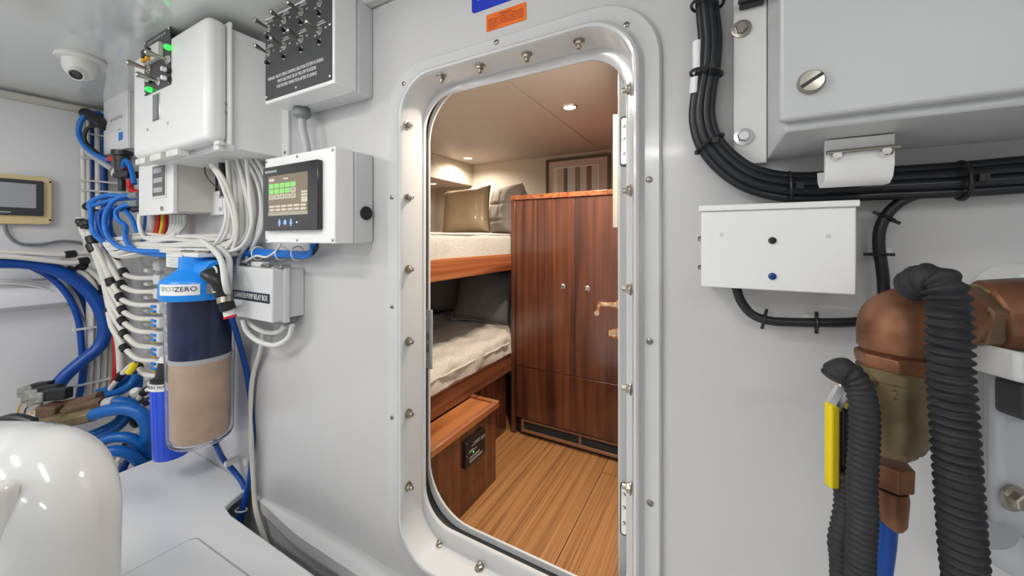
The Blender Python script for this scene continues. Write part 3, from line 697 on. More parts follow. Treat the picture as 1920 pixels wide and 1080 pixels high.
for k, s_ in enumerate(('MANUAL VALVE OPEN CONTROL BOX FOR SYSTEM FLUSHING', 'SWITCHES MUST BE IN THE OFF POSITION', 'FOR PROPER OPERATION AFTER FLUSHING')):
    m.text(s_, (ctr.x-.012+(.012 if k else 0), CY0-.0036, Z(.638-.0205*k)), FRONT, .0185, width=(.355, .245, .255)[k])
m.build('lettering', 'inkwhite', cpl)
for dx in (-.48, 0, .48):
    for dz in (-.46, .46): screw_mb(ctr+Vector((pw*dx, -.0005, ph*dz)), (0, -1, 0), .005, .003).build('screw', 'alu', cpl)
for dz in (.0,): screw_mb(ctr+Vector((pw*.48, -.0005, ph*.1)), (0, -1, 0), .005, .003).build('screw', 'alu', cpl)
# conduit between the two boxes
gx = YP(566, 205, .93)
cd = thing('conduit', 'grey cable gland and conduit joining the switch box to the touchscreen box', 'conduit', (gx.x, .93, Z(.32)))
MB().lathe((gx.x, .93, CZ0_), (0, 0, -1), [(0, .030), (.008, .032), (.010, .034), (.034, .034), (.040, .026), (.046, .020)], 12).build('gland', 'grey', cd)
MB().tube([(gx.x, .93, CZ0_-.03), (gx.x+.005, .93, CZ0_-.09), (gx.x+.025, .935, CZ0_-.16), (gx.x+.03, .935, Z(.318))], .016, 12).build('hose', 'greylight', cd)

# --- touchscreen box
TX0, TX1, TZ0, TZ1 = -1.618, -1.173, Z(-.018), Z(.322)
tb = thing('touchscreen_box', 'white wall box with a lit black touchscreen in its lid', 'control box', (-1.4, .92, TZ0))
MB().box(TX0, TX1, .913, .998, TZ0, TZ1).build('back_box', 'boxgrey', tb, bevel=.006)
MB().box(TX0, TX1, CY0, .910, TZ0, TZ1).build('lid', 'boxwhite', tb, bevel=.004)
sx0_, sx1_ = -1.596, -1.240; sz0_, sz1_ = Z(.030), Z(.281)
bz = MB().plate(rr(sx0_, sx1_, sz0_, sz1_, .008, 4), FRONT, (0, CY0-.020, 0), .02).build('touchscreen', 'gloss_black', tb, bevel=.003)
YS = CY0-.0202
MB().box(-1.553, -1.298, YS-.0006, YS+.0002, Z(.088), Z(.243)).build('display', 'screen', bz)
dw0, dw1, dz0_, dz1_ = -1.553, -1.298, Z(.088), Z(.243); DW = dw1-dw0; DH = dz1_-dz0_
def ui(name, fx0, fx1, fz0, fz1, mat, r=.003, lift=.0012):
    MB().plate(rr(dw0+DW*fx0, dw0+DW*fx1, dz0_+DH*fz0, dz0_+DH*fz1, r, 3), FRONT, (0, YS-lift, 0), .0006).build(name, mat, bz)
for r_ in range(3):
    for c_i in range(5):
        x0 = .02+c_i*.142; z1 = .80-r_*.138
        g_ = (r_ == 0) or (r_ == 1 and c_i < 4)
        ui('screen_button', x0, x0+.125, z1-.118, z1, 'screengreen' if g_ else 'screenlight')
        if not g_: ui('button_face', x0+.02, x0+.105, z1-.10, z1-.015, 'screenmid', .002, .0018)
for k in range(6):
    for r_ in range(2): ui('screen_key', .03+k*.16, .03+k*.16+.13, .20-r_*.085, .20-r_*.085+.055, 'screenlight', .001)
ui('screen_panel', .0, 1.0, .0, .09, 'screenmid', .0008); ui('screen_panel', .85, .99, .29, .42, 'screenlight', .001); ui('screen_panel', .85, .99, .44, .49, 'screenlight', .001); ui('screen_panel', .85, .99, .51, .56, 'screenlight', .001)
ui('screen_title', .02, .16, .86, .93, 'screenlight', .001); ui('screen_title', .40, .53, .88, .915, 'screenlight', .001)
m = MB()
for k in range(8): m.obox((sx0_+.022+k*.0105, YS, sz1_-.020), (.0042, 0, 0), (0, .0005, 0), (0, 0, .0045))
m.build('maker_mark', 'inkgrey', bz)
for k, xo in enumerate((-1.478, -1.440, -1.402)):
    m = MB(); zc_ = Z(.060)
    if k == 1: m.torus((xo, YS, zc_), (0, 1, 0), .0065, .0018, 16, 6); m.obox((xo, YS, zc_+.007), (.0014, 0, 0), (0, .0006, 0), (0, 0, .005))
    else:
        for dz in (-.005, 0, .005): m.obox((xo, YS, zc_+dz), (.0075, 0, 0), (0, .0006, 0), (0, 0, .0012))
        m.obox((xo, YS, zc_+.011), (.003, 0, 0), (0, .0006, 0), (0, 0, .002)); m.obox((xo, YS, zc_-.011), (.003, 0, 0), (0, .0006, 0), (0, 0, .002))
    m.build('touch_icon', 'icon_blue', bz)
MB().lathe((-1.365, YS, Z(.060)), (0, -1, 0), [(0, .003), (.001, .003)], 10).build('status_light', 'led_white', bz)
for x in (TX0+.012, (TX0+TX1)/2, TX1-.012):
    for z_ in (TZ0+.012, TZ1-.012): screw_mb((x, CY0, z_), (0, -1, 0), .006, .003).build('screw', 'steel', tb)
pk = XP(686, 400, TX1); MB().lathe((TX1, pk.y, pk.z), (1, 0, 0), [(0, .026), (.006, .026), (.009, .022), (.006, .019), (.008, .004)], 24).build('hole_plug', 'black', tb)

# --- seawater pump relay box
RX0, RX1, RZ0, RZ1, RY0 = -1.937, -1.62, Z(-.352), Z(-.128), .86
rb = thing('relay_box', 'grey plastic relay box labelled SEAWATER PUMP RELAY BOX, beside the clear filter', 'relay box', (-1.78, .93, RZ0))
MB().box(RX0, RX1, .93, 1.0, RZ0+.01, RZ1-.004).build('back_box', 'boxgrey', rb, bevel=.005)
MB().box(RX0-.004, RX1+.004, RY0, .915, RZ0, RZ1).build('lid', 'boxgrey', rb, bevel=.006)
MB().box(RX0-.008, RX1+.012, .905, .93, RZ0-.008, RZ1+.004).build('rim', 'boxgrey', rb, bevel=.005)
m = MB(); m.box(RX0+.07, RX0+.16, .90, .935, RZ1, RZ1+.022); m.build('hasp', 'boxgrey', rb, bevel=.004)
for dx in (.035, .20, .30): MB().box(RX0+dx-.03, RX0+dx+.03, .89, .935, RZ1+.002, RZ1+.014).build('latch', 'steel', rb, bevel=.003)
lblz = YP(472, 556, RY0).z
MB().box(RX0+.0, RX1-.014, RY0-.001, RY0+.002, lblz-.020, lblz+.020).build('label_strip', 'inkdark', rb)
m = MB(); m.text('SEAWATER PUMP RELAY BOX', ((RX0+RX1)/2-.008, RY0-.0012, lblz), FRONT, .034, width=.275); m.build('lettering', 'inkwhite', rb)
MB().lathe((RX1-.05, .955, RZ0+.006), (0, 0, -1), [(0, .036), (.02, .036), (.03, .028)], 14).build('gland', 'grey', rb)
for dx in (.12, .19): MB().lathe((RX0+dx, .95, RZ0+.006), (0, 0, -1), [(0, .026), (.018, .026), (.026, .02)], 12).build('gland', 'boxgrey', rb)

# --- dome camera on the ceiling
dcp = ZP(152, 108, ZC)
dc = thing('dome_camera', 'small white dome security camera on the ceiling', 'security camera', (dcp.x, dcp.y, ZC-.15))
MB().lathe((dcp.x, dcp.y, ZC), (0, 0, -1), [(0, .088), (.012, .092), (.018, .088), (.022, .068)], 36).build('base_ring', 'plasticwhite', dc)
MB().lathe((dcp.x, dcp.y, ZC-.02), (0, 0, -1), [(0, .066), (.03, .066), (.055, .060), (.078, .044), (.092, .022), (.097, .0)], 32).build('dome', 'plasticwhite', dc)
ld_ = (Vector((0, 0, CZ))-Vector((dcp.x, dcp.y, ZC-.07))).normalized(); ld_ = (ld_+Vector((-.22, -.25, -.5))).normalized()
pl = Vector((dcp.x, dcp.y, ZC-.062))+ld_*.052
MB().lathe(pl, ld_, [(0, .036), (.012, .032), (.016, .028), (.012, .024)], 26).build('lens_ring', 'plasticwhite', dc)
MB().lathe(pl+ld_*.008, ld_, [(0, .025), (.006, .023), (.009, .012), (.010, 0)], 24).build('lens', 'gloss_black', dc)

# --- yellow HMI panel on the left wall
def onL(px, py): return XP(px, py, XL)
ya_, yb_ = onL(-25, 380).y, onL(95, 380).y; za_, zb2 = onL(50, 421).z, onL(50, 330).z
hm = thing('display_panel', 'black touchscreen display in a yellow wooden surround on the hull wall', 'display panel', (XL, (ya_+yb_)/2, za_))
fo = Vector((XL+.045, (ya_+yb_)/2, (za_+zb2)/2)); W_, H_ = yb_-ya_, zb2-za_
MB().plate(rrect(W_, H_, .03, 6), SIDE, fo, .045).build('surround', 'yellowpanel', hm, bevel=.006)
W2, H2 = W_*.78, H_*.72; f2 = fo+Vector((.018, -.012, .012))
bz2 = MB().plate(rrect(W2, H2, .008, 3), SIDE, f2, .018).build('bezel', 'panelblack', hm, bevel=.003)
MB().plate(rrect(W2*.74, H2*.68, .002, 2), SIDE, f2+Vector((.001, -.006, .012)), .001).build('display', 'screengrey', hm)
m = MB(); m.obox(f2+Vector((.0005, -.06, -H2*.42)), (.0004, 0, 0), (0, .028, 0), (0, 0, .004)); m.build('maker_mark', 'inkgrey', hm)
for dz in (-.40, .40): screw_mb(fo+Vector((0, W_*.46, H_*dz)), (1, 0, 0), .006, .003).build('screw', 'black', hm)

# --- stickers over the door
def sticker(name, x0, x1, z0, z1, mat, label):
    t = thing(name, label, 'sticker', ((x0+x1)/2, .999, z0)); MB().plate(rr(x0, x1, z0, z1, .004 if name == 'warning_sticker' else .012, 3), FRONT, (0, .9985, 0), .0015).build('backing', mat, t); return t
a0, a1 = YP(912, 61, 1), YP(987, 4, 1); a2 = YP(987, 37, 1)
so = sticker('warning_sticker', a0.x, a1.x, (a0.z+a2.z)/2, (a1.z+YP(912, 29, 1).z)/2, 'sticker_orange', 'orange fuel leak warning sticker on the wall above the doorway')
z_hi = (a1.z+YP(912, 29, 1).z)/2; z_lo = (a0.z+a2.z)/2; hw = a1.x-a0.x; cxs = (a0.x+a1.x)/2; hgt = z_hi-z_lo
m = MB(); m.text('WARNING', (cxs, .998, z_hi-hgt*.20), FRONT, hgt*.17)
for k, s_ in enumerate(('LEAKING FUEL IS A FIRE AND', 'EXPLOSION HAZARD. INSPECT SYSTEM', 'REGULARLY. EXAMINE FUEL SYSTEM', 'FOR LEAKS OR CORROSION AT LEAST')):
    m.text(s_, (cxs, .998, z_hi-hgt*(.35+.135*k)), FRONT, hgt*.125, width=hw*.88)
m.text('ANNUALLY.', (a0.x+hw*.19, .998, z_hi-hgt*.89), FRONT, hgt*.125, width=hw*.24); m.build('lettering', 'inkred', so)
b0 = YP(885, 27, 1); b1 = YP(975, -25, 1)
sbl = sticker('notice_sticker', b0.x, b1.x, b0.z, b0.z+.17, 'sticker_blue', 'blue notice sticker with white print above the orange sticker')
m = MB(); m.text('Violators are subject to', (b0.x+.105, .998, b0.z+.040), FRONT, .018, width=.17); m.text('a maximum civil penalty', (b0.x+.105, .998, b0.z+.060), FRONT, .018, width=.17); m.build('lettering', 'inkwhite', sbl)
# ================================================================== FILTERS
fc = T(377, 845, 1.75); fx, fy = fc.x, fc.y
fz0 = T(374, 824, 1.75).z; fzt = T(374, 552, 1.75).z; RF = .129
ft = thing('water_filter', 'tall clear water filter canister with a blue head labelled SPOT ZERO', 'water filter', (fx, fy, fz0))
bowl = MB(); hb = fzt-fz0
out = [(0, .0), (0, RF*.80), (.012, RF*.90), (.03, RF*.955), (.06, RF*.965), (hb, RF*1.03)]
inn = [(hb, RF*1.005), (.06, RF*.94), (.034, RF*.93), (.02, RF*.88), (.010, RF*.78), (.010, 0)]
bowl.lathe((fx, fy, fz0), EZ, out+inn, 48, cap=False); bowl.build('bowl', 'clearplastic', ft)
zr = T(374, 668, 1.75).z
MB().lathe((fx, fy, fz0+.022), EZ, [(0, RF*.80), (.02, RF*.86), (zr-fz0-.03, RF*.89)], 40).build('resin_cartridge', 'resin', ft)
MB().lathe((fx, fy, zr-.008), EZ, [(0, RF*.91), (.020, RF*.915)], 40).build('divider_ring', 'plasticwhite', ft)
MB().lathe((fx, fy, zr+.012), EZ, [(0, RF*.89), (fzt-zr-.02, RF*.93)], 40).build('carbon_cartridge', 'carbon', ft)
RH = .150
hz0 = fzt-.012
MB().lathe((fx, fy, hz0), EZ, [(0, RH*.97), (.012, RH), (.030, RH*1.0), (.075, RH*.985), (.085, RH*.96), (.095, RH*.90), (.125, RH*.62), (.135, RH*.55), (.19, RH*.53)], 44).build('head', 'bluebright', ft)
# inlet boss, elbow, hose
bdir = Vector((.55, -.83, 0)).normalized()
bp = Vector((fx, fy, hz0+.125))+Vector((bdir.x, bdir.y, 0))*.05
pe = T(396, 512, 1.60)
MB().tube([Vector((fx, fy, pe.z)), pe+Vector((0, .03, 0))], .052, 24, sm=False).build('inlet_boss', 'bluebright', ft)
MB().cyl(pe+Vector((0, .032, 0)), pe+Vector((.0, .012, 0)), .036, .034, 8).build('union_nut', 'black', ft)
MB().torus(pe+Vector((0, .011, 0)), (0, 1, 0), .026, .005, 24, 8).build('seal_ring', 'plasticwhite', ft)
MB().tube([pe+Vector((0, .02, 0)), pe+Vector((.012, -.02, -.004)), T(408, 528, 1.57), T(417, 550, 1.585), T(428, 580, 1.60)], lambda f: .021+.008*min(1, f*1.3), 18).build('hose_tail', 'black', ft)
for (px, py), r, mt in (((414, 543), .030, 'alu'), ((422, 563), .031, 'steel')):
    a_ = T(px, py, 1.583); MB().cyl(a_+Vector((-.004, 0, .011)), a_+Vector((.004, 0, -.011)), r*.97, r*.97, 20).build('hose_clamp', mt, ft)
a_, b2 = T(428, 578, 1.60), T(431, 592, 1.602); MB().cyl(a_, b2, .022, .022, 16).build('fitting', 'plasticwhite', ft); MB().cyl(b2, T(432, 596, 1.602), .024, .024, 16).build('fitting_ring', 'red', ft)
# bracket on top
bt = hz0+.19
MB().box(fx-.21, fx+.12, fy-.06, .995, bt, bt+.02).build('bracket', 'plasticwhite', ft, bevel=.004)
MB().box(fx-.19, fx-.02, fy-.066, fy-.06, bt-.052, bt+.012).build('bracket_tag', 'plasticwhite', ft, bevel=.003)
m = MB()
for k in range(4): m.obox((fx-.105, fy-.0665, bt-.004-k*.012), (.06-.02*(k % 2), 0, 0), (0, .0004, 0), (0, 0, .0014))
m.build('printed_marks', 'inkgrey', ft)
for dx in (-.12, -.05, .06, .11): MB().lathe((fx+dx, fy-.02, bt+.02), EZ, [(0, .014), (.008, .014), (.010, .009)], 6).build('bolt', 'steel', ft)
# wrapped labels on the head
def wrap_plate(name, a0, a1, z0, z1, r, mat):
    m = MB(); n = 14; vs_ = []
    for rr_ in (r, r+.0012):
        for i in range(n+1):
            a = a0+(a1-a0)*i/n
            for z in (z0, z1): vs_.append((fx+math.cos(a)*rr_, fy+math.sin(a)*rr_, z))
    fs = []
    o2 = 2*(n+1)
    for i in range(n): fs += [(2*i, 2*i+1, 2*i+3, 2*i+2), (o2+2*i, o2+2*i+2, o2+2*i+3, o2+2*i+1), (2*i, 2*i+2, o2+2*i+2, o2+2*i), (2*i+1, o2+2*i+1, o2+2*i+3, 2*i+3)]
    fs += [(0, o2, o2+1, 1), (2*n, 2*n+1, o2+2*n+1, o2+2*n)]
    return m.add(vs_, fs).build(name, mat, ft)
def wrap_text(s_, ac, zc, r, size, width, mat, cx=None, cy=None, parent=None):
    cx = fx if cx is None else cx; cy = fy if cy is None else cy
    vs_, fs = text_mesh(s_, .02); x0 = min(v.x for v in vs_); x1 = max(v.x for v in vs_); k = width/(x1-x0)
    out = []
    for v in vs_:
        a = ac+v.x*k/r; rr_ = r+.0012+v.z*.01; out.append((cx+math.cos(a)*rr_, cy+math.sin(a)*rr_, zc+v.y*size))
    return MB().add(out, fs).build('lettering', mat, parent or ft)
ang = math.atan2(-fy, -fx)             # direction to the viewer
lz0, lz1 = hz0+.028, hz0+.076
wrap_plate('label', ang-1.15, ang-.02, lz0, lz1, RH*1.0, 'inkwhite'); wrap_plate('label', ang+.12, ang+.95, lz0, lz1, RH*1.0, 'alu')
wrap_text('SPOT', ang-.83, (lz0+lz1)/2+.003, RH*1.0+.0014, .030, .070, 'inkgrey'); wrap_text('ZERO', ang-.35, (lz0+lz1)/2+.003, RH*1.0+.0014, .030, .080, 'inkdark')
# small blue canister
bcx = T(322, 770, 1.93); bz_0 = T(322, 852, 1.93).z; bz_1 = T(322, 722, 1.93).z; RB = .088
bf = thing('filter_canister', 'smaller bright blue filter canister with a black cap behind the clear filter', 'water filter', (bcx.x, bcx.y, bz_0))
MB().lathe((bcx.x, bcx.y, bz_0), EZ, [(0, RB*.80), (.008, RB*.84), (bz_1-bz_0, RB*.95)], 36).build('canister', 'bluecan', bf)
MB().lathe((bcx.x, bcx.y, bz_1), EZ, [(0, RB*1.02), (.01, RB*1.04), (.034, RB*1.04)], 36).build('label_band', 'inkwhite', bf)
MB().lathe((bcx.x, bcx.y, bz_1+.034), EZ, [(0, RB*.98), (.01, RB*.95), (.02, RB*.75), (.085, RB*.62), (.10, RB*.55)], 12).build('cap', 'black', bf)
MB().lathe((bcx.x, bcx.y, bz_1+.13), EZ, [(0, RB*.6), (.02, RB*.55), (.03, RB*.3)], 24).build('button', 'plasticwhite', bf)
MB().box(bcx.x-.03, bcx.x+.03, bcx.y+.02, 1.0, bz_1+.036, bz_1+.062).build('wall_bracket', 'black', bf, bevel=.004)
for k in range(10):
    a = ang+.9-k*.32; MB().cyl((bcx.x+math.cos(a)*RB*.83, bcx.y+math.sin(a)*RB*.83, bz_0+.02), (bcx.x+math.cos(a)*RB*.935, bcx.y+math.sin(a)*RB*.935, bz_1-.01), .003, .003, 6).build('rib', 'bluecan', bf)
wrap_text('FRESH WATER FLUSH', ang-.2, bz_1+.022, RB*1.04, .022, .20, 'inkdark', bcx.x, bcx.y, bf)

# ================================================================== CABLES AND HOSES (each one an object)
def run(name, pts, rpx, mat, label, cat, group=None, n=10, dep=None, clips=(), ribs=None, tips=()):
    """pts: (px, py[, t]) ; rpx radius in pixels at its mean depth; clips = fractions along the run that carry a clip"""
    P = [T(*p) if len(p) == 3 else dep(*p) for p in pts]
    ts = [(-SN*p.x+CS*p.y) for p in P]; r = rpx*sum(ts)/len(ts)/F
    m = MB().tube(P, r, n, ribs=ribs)
    o = m.build(name, mat); tag(o, label, cat, group)
    if clips:
        q = smooth(P, .01)
        for c in clips:
            i = min(len(q)-2, max(1, int(c*len(q)))); tg = (q[i+1]-q[i-1]).normalized()
            MB().lathe(q[i]-tg*r*1.6, tg, [(0, r*1.15), (r*.3, r*1.55), (r*2.9, r*1.55), (r*3.2, r*1.15)], 12).build('clip', 'black', o)
    return o
def tie(p, axis, R, mat, label, group, rr_=.004, sy=1, tail=None):
    m = MB().torus(p, axis, R, rr_, 20, 6, sy)
    o = m.build('cable_tie', mat); tag(o, label, 'cable tie', group)
    if tail is not None: MB().obox(Vector(p)+Vector(tail), (.007, 0, 0), (0, .007, 0), (0, 0, .007)).build('tie_head', mat, o)
    return o
LW = lambda off: (lambda px, py: XP(px, py, XL+off))
G1 = 'thick blue hoses on the hull wall'
run('hose', [(-40, 492), (0, 491), (60, 494), (110, 508), (155, 535), (185, 572), (197, 612), (188, 648), (155, 676), (125, 702), (104, 728)], 11, 'bluehose', 'thickest blue hose looping across the hull wall to the solenoid valves', 'hose', dep=LW(.20), n=16)
run('hose', [(50, 496), (95, 520), (128, 555), (147, 600), (153, 650), (155, 700), (148, 745)], 5, 'bluehose', 'medium dark blue hose dropping along the hull wall inside the thick blue loop', 'hose', dep=LW(.12), n=12)
run('hose', [(60, 498), (115, 518), (148, 550), (163, 592), (166, 640), (165, 720)], 3, 'bluedark', 'thin navy tube on the hull wall beside the medium blue hose', 'tube', dep=LW(.07))
GW = 'cream hoses running along the hull wall'
run('hose', [(-40, 473), (40, 474), (110, 478), (150, 475), (178, 477), (205, 500)], 4.6, 'creamhose', 'uppermost cream hose along the hull wall, with black clips', 'hose', GW, dep=LW(.24), clips=(.62,))
run('hose', [(-40, 479), (30, 482), (100, 490), (135, 493), (170, 490), (200, 515)], 4.6, 'creamhose', 'cream hose just above the thickest blue hose, with black clips', 'hose', GW, dep=LW(.26), clips=(.72,))
run('hose', [(112, 488), (140, 496), (165, 504), (188, 525), (200, 550)], 4.6, 'creamhose', 'short cream hose curving down between black clips by the hull corner', 'hose', GW, dep=LW(.22), clips=(.3, .85))
run('hose', [(112, 494), (140, 503), (160, 515), (176, 535), (184, 556)], 4.4, 'creamhose', 'lowest short cream hose curving down beside the thick blue hose', 'hose', GW, dep=LW(.20), clips=(.2, .9))
GT = 'thin white tubes low on the hull wall'
for k in range(3): run('tube', [(-40, 524+4*k), (40, 525+4*k), (95, 535+5*k), (128, 556+5*k), (150, 585+5*k), (166, 622)], 2.3, 'cablewhite', ('upper', 'middle', 'lower')[k]+' of three thin white tubes bending down the hull wall below the thick blue hose', 'tube', GT, dep=LW(.05+.02*k))
run('cable', [(-40, 568), (20, 563), (70, 558), (118, 548)], 1.6, 'black', 'thin black cable lying in the seam of the hull wall ledge', 'cable', dep=LW(.02))
run('cable', [(8, 421), (15, 440), (35, 456), (75, 458), (115, 452), (150, 455), (170, 466)], 2.6, 'grey', 'grey cable drooping below the yellow framed display', 'cable', dep=LW(.025))
tie(LW(.05)(107, 505), (0, 1, -.1), .10, 'plasticwhite', 'white strap round the thick blue and cream hoses on the hull wall', 'white straps on the hull wall', .006)
# vertical conduits on the hull wall near the corner
GV = 'upright conduits in the hull corner'
for px, mt, rp, lb in ((157, 'creamhose', 3.6, 'cream upright conduit nearest the display panel'), (166, 'creamhose', 3.4, 'second cream upright conduit in the hull corner'), (172.5, 'bluedark', 3.6, 'navy upright cable between cream conduits in the hull corner'),
                       (174, 'black', 2.2, 'thin black upright cable in the hull corner'), (183.5, 'creamhose', 4.4, 'thickest cream upright conduit in the hull corner'), (194, 'bluehose', 4.2, 'blue upright cable in the hull corner'), (199.5, 'black', 2.6, 'black upright cable behind the slim white enclosure')):
    run('conduit', [(px-2, 214), (px-1, 300), (px, 380), (px+3, 450), (px+6, 475)], rp, mt, lb, 'cable', dep=LW(.06))
for py in (255, 300, 341, 359): 
    p = LW(.06)(183, py); MB_ = MB().obox(p+Vector((.03, 0, 0)), (.004, 0, 0), (0, .11, 0), (0, 0, .006)); tag(MB_.build('cable_tie', 'plasticwhite'), 'white flat tie across the upright conduits in the hull corner', 'cable tie', 'white flat ties on the upright conduits')
run('cable', [(188, 212, 2.55), (166, 214, 2.5), (151, 228, 2.48), (148, 250, 2.48), (158, 272, 2.47), (180, 290, 2.45), (205, 302, 2.42)], 4.2, 'bluecable', 'bright blue cable looping out beside the slim white enclosure', 'cable')
run('cable', [(150, 258, 2.49), (162, 282, 2.48), (185, 300, 2.46), (212, 318, 2.44)], 5, 'greylight', 'pale grey sleeve following the blue loop below the slim enclosure', 'cable')
run('cable', [(186, 236, 2.5), (168, 238, 2.48), (159, 250, 2.47), (162, 268, 2.47), (185, 288, 2.45)], 2.8, 'black', 'black cable looping inside the blue loop beside the slim enclosure', 'cable')
m = MB(); m.tube([T(160, 212, 2.52), T(178, 222, 2.5), T(196, 236, 2.48)], .035, 12); tag(m.build('cable_gland', 'black'), 'black cable gland entering at the ceiling corner of the hull', 'cable gland')
# connectors below the slim box
m = MB(); m.lathe(T(229, 283, 2.33), (0, 0, -1), [(0, .05), (.03, .05), (.035, .04), (.13, .035), (.14, .02), (.25, .018)], 14); tag(m.build('cable_gland', 'black'), 'black gland below the slim white enclosure', 'cable gland')
run('cable', [(228, 320, 2.32), (236, 300, 2.30), (246, 318, 2.28), (252, 345, 2.26)], 4, 'bluecable', 'blue cable dropping from the slim enclosure to the loops', 'cable')
run('cable', [(206, 298, 2.36), (218, 298, 2.33), (226, 306, 2.32), (232, 318, 2.32)], 5.5, 'red', 'red boot on a terminal below the slim enclosure', 'cable')
run('cable', [(243, 338, 2.28), (246, 356, 2.27), (262, 362, 2.24)], 5, 'red', 'red boot bending behind the square enclosure with window', 'cable')
run('cable', [(236, 322, 2.34), (218, 316, 2.34), (211, 324, 2.34), (216, 332, 2.34), (240, 334, 2.32)], 2.4, 'cablewhite', 'small white wire loop beside the red boot', 'cable')
m = MB(); m.obox(T(238, 328, 2.31), (.06, .01, 0), (-.005, .03, 0), (0, 0, .022)); m.obox(T(225, 330, 2.31), (.03, .01, 0), (-.004, .02, 0), (0, 0, .014)); tag(m.build('connector', 'black', bevel=.006), 'black plug connector below the slim white enclosure', 'connector')
# blue loops
GB = 'blue control cables looped below the enclosures'
loops = [[(262, 367, 2.14), (228, 368, 2.16), (206, 385, 2.18), (196, 410, 2.18), (201, 440, 2.16), (222, 462, 2.02), (258, 470, 1.95), (300, 472, 1.92), (360, 478, 1.90), (420, 480, 1.85), (470, 478, 1.78)],
 [(262, 381, 2.14), (236, 384, 2.16), (218, 395, 2.18), (221, 412, 2.18), (236, 424, 2.16), (236, 448, 2.06), (252, 468, 1.97), (292, 477, 1.94), (360, 482, 1.91), (420, 484, 1.86), (468, 482, 1.79)],
 [(262, 374, 2.18), (205, 366, 2.22), (173, 379, 2.24), (171, 402, 2.24), (176, 436, 2.24), (196, 456, 2.2)],
 [(220, 388, 2.22), (188, 397, 2.24), (180, 418, 2.24), (190, 445, 2.22), (225, 464, 2.14)],
 [(255, 371, 2.2), (208, 376, 2.22), (178, 384, 2.24), (166, 385, 2.25), (174, 375, 2.25), (198, 369, 2.24), (236, 366, 2.2)],
 [(232, 392, 2.2), (246, 408, 2.18), (256, 430, 2.16), (268, 452, 2.14), (282, 466, 2.1)], [(210, 392, 2.22), (206, 420, 2.22), (214, 446, 2.18), (232, 463, 2.12)],
 [(246, 388, 2.22), (196, 392, 2.23), (186, 410, 2.23), (196, 440, 2.2), (214, 458, 2.17)]]
ll = ['outermost bright blue cable loop leaving the square enclosure', 'inner bright blue cable loop leaving the square enclosure', 'blue cable loop hanging furthest toward the hull', None, 'blue cable curled in a flat oval at the top of the loops', 'short blue cable crossing the loops toward the enclosure', None, None]
for k, lp in enumerate(loops):
    run('cable', lp, 4.2 if k < 3 else 3.6, 'bluecable' if k not in (3, 6, 7) else 'bluehose', ll[k] or 'dark blue cable looped among the bright blue loops', 'cable', GB)
run('cable', [(262, 393, 2.2), (205, 395, 2.24), (164, 393, 2.26), (157, 385, 2.26), (172, 377, 2.26)], 2.4, 'black', 'black cable looped round the blue loops', 'cable')
run('cable', [(250, 394, 2.15), (258, 392, 2.12), (268, 392, 2.1)], 5, 'black', 'thick black cable boot under the square enclosure', 'cable')
run('cable', [(205, 398, 2.25), (208, 430, 2.24), (222, 452, 2.2)], 3, 'black', 'black cable hanging inside the blue loops', 'cable')
for py in (367, 382): tag(MB().cyl(T(247, py, 2.12), T(262, py-1, 2.10), .02, .02, 12).build('cable_sleeve', 'grey'), 'grey sleeve where a blue loop enters the square enclosure', 'sleeve', 'grey sleeves on the blue loops')
# wires below square enclosure
for px, mt, lb, rp in ((285, 'creamhose', 'cream hose dropping below the square enclosure', 8), (273, 'bluehose', 'blue cable dropping below the square enclosure', 4), (297, 'red', 'dark red cable below the square enclosure', 5), (305, 'yellow', 'yellow cable below the square enclosure', 4), (311, 'red', 'red cable beside the yellow cable below the square enclosure', 3)):
    run('cable', [(px+2, 400, 2.25), (px, 425, 2.25), (px-6, 446, 2.24)], rp, mt, lb, 'cable')
GWU = 'white cables dropping from the square enclosure'
for k in range(5): run('cable', [(322+6*k, 402, 2.12), (322+6*k, 422, 2.14), (314+5*k, 440, 2.12), (296+8*k, 456+2*k, 2.08)], 3.2, 'cablewhite', 'white cable fanning out below the square enclosure', 'cable', GWU)
run('cable', [(262, 402, 2.1), (262, 424, 2.09), (272, 446, 2.06), (300, 448, 2.02), (330, 440, 2.0)], 3.6, 'cablewhite', 'white cable looping round under the corner of the square enclosure', 'cable')
# horizontal white bundle
GH = 'white cables bundled along the bulkhead below the enclosures'
for k in range(13):
    b = 442+k*2.6; tt = 2.16-.012*k; w1 = random.uniform(-5, 5); w2 = random.uniform(-5, 5); w3 = random.uniform(-4, 4)
    run('cable', [(188+2*k, b+6, tt+.08), (225, b+6+w1, tt), (270, b+w2, tt-.06), (320, b+w3, tt-.12), (368, b+2+w1, tt-.16), (412, b+3+w2, tt-.2), (446, b-4+w3, tt-.25)], 3.1, 'cablewhite' if k % 3 else 'cablecream', 'white cable in the thick bundle running below the enclosures to the relay box', 'cable', GH)
GU = 'white cables hanging from the large control cabinet'
ups = [[(430, 298), (434, 380), (438, 440), (441, 500)], [(438, 298), (444, 370), (447, 440), (447, 500)], [(446, 298), (452, 360), (455, 430), (456, 500)],
 [(436, 298), (456, 350), (466, 400), (462, 440), (440, 462), (400, 466)], [(452, 298), (470, 345), (478, 400), (470, 445), (448, 468), (410, 472)], [(460, 298), (482, 340), (490, 390), (482, 440), (466, 480)],
 [(470, 298), (488, 330), (497, 370), (492, 420), (478, 455), (460, 492)], [(444, 298), (462, 360), (472, 410), (468, 450), (450, 480), (445, 500)], [(480, 298), (493, 320), (502, 350), (503, 390), (496, 430)],
 [(426, 300), (430, 370), (428, 420), (416, 450), (390, 462)], [(422, 372), (424, 410), (415, 440), (402, 460)], [(395, 308), (412, 335), (425, 370), (436, 400), (440, 440), (425, 466)], [(398, 308), (416, 330), (430, 360), (442, 400), (444, 440), (436, 470)], [(462, 300), (468, 360), (472, 420), (455, 460), (425, 474)]]
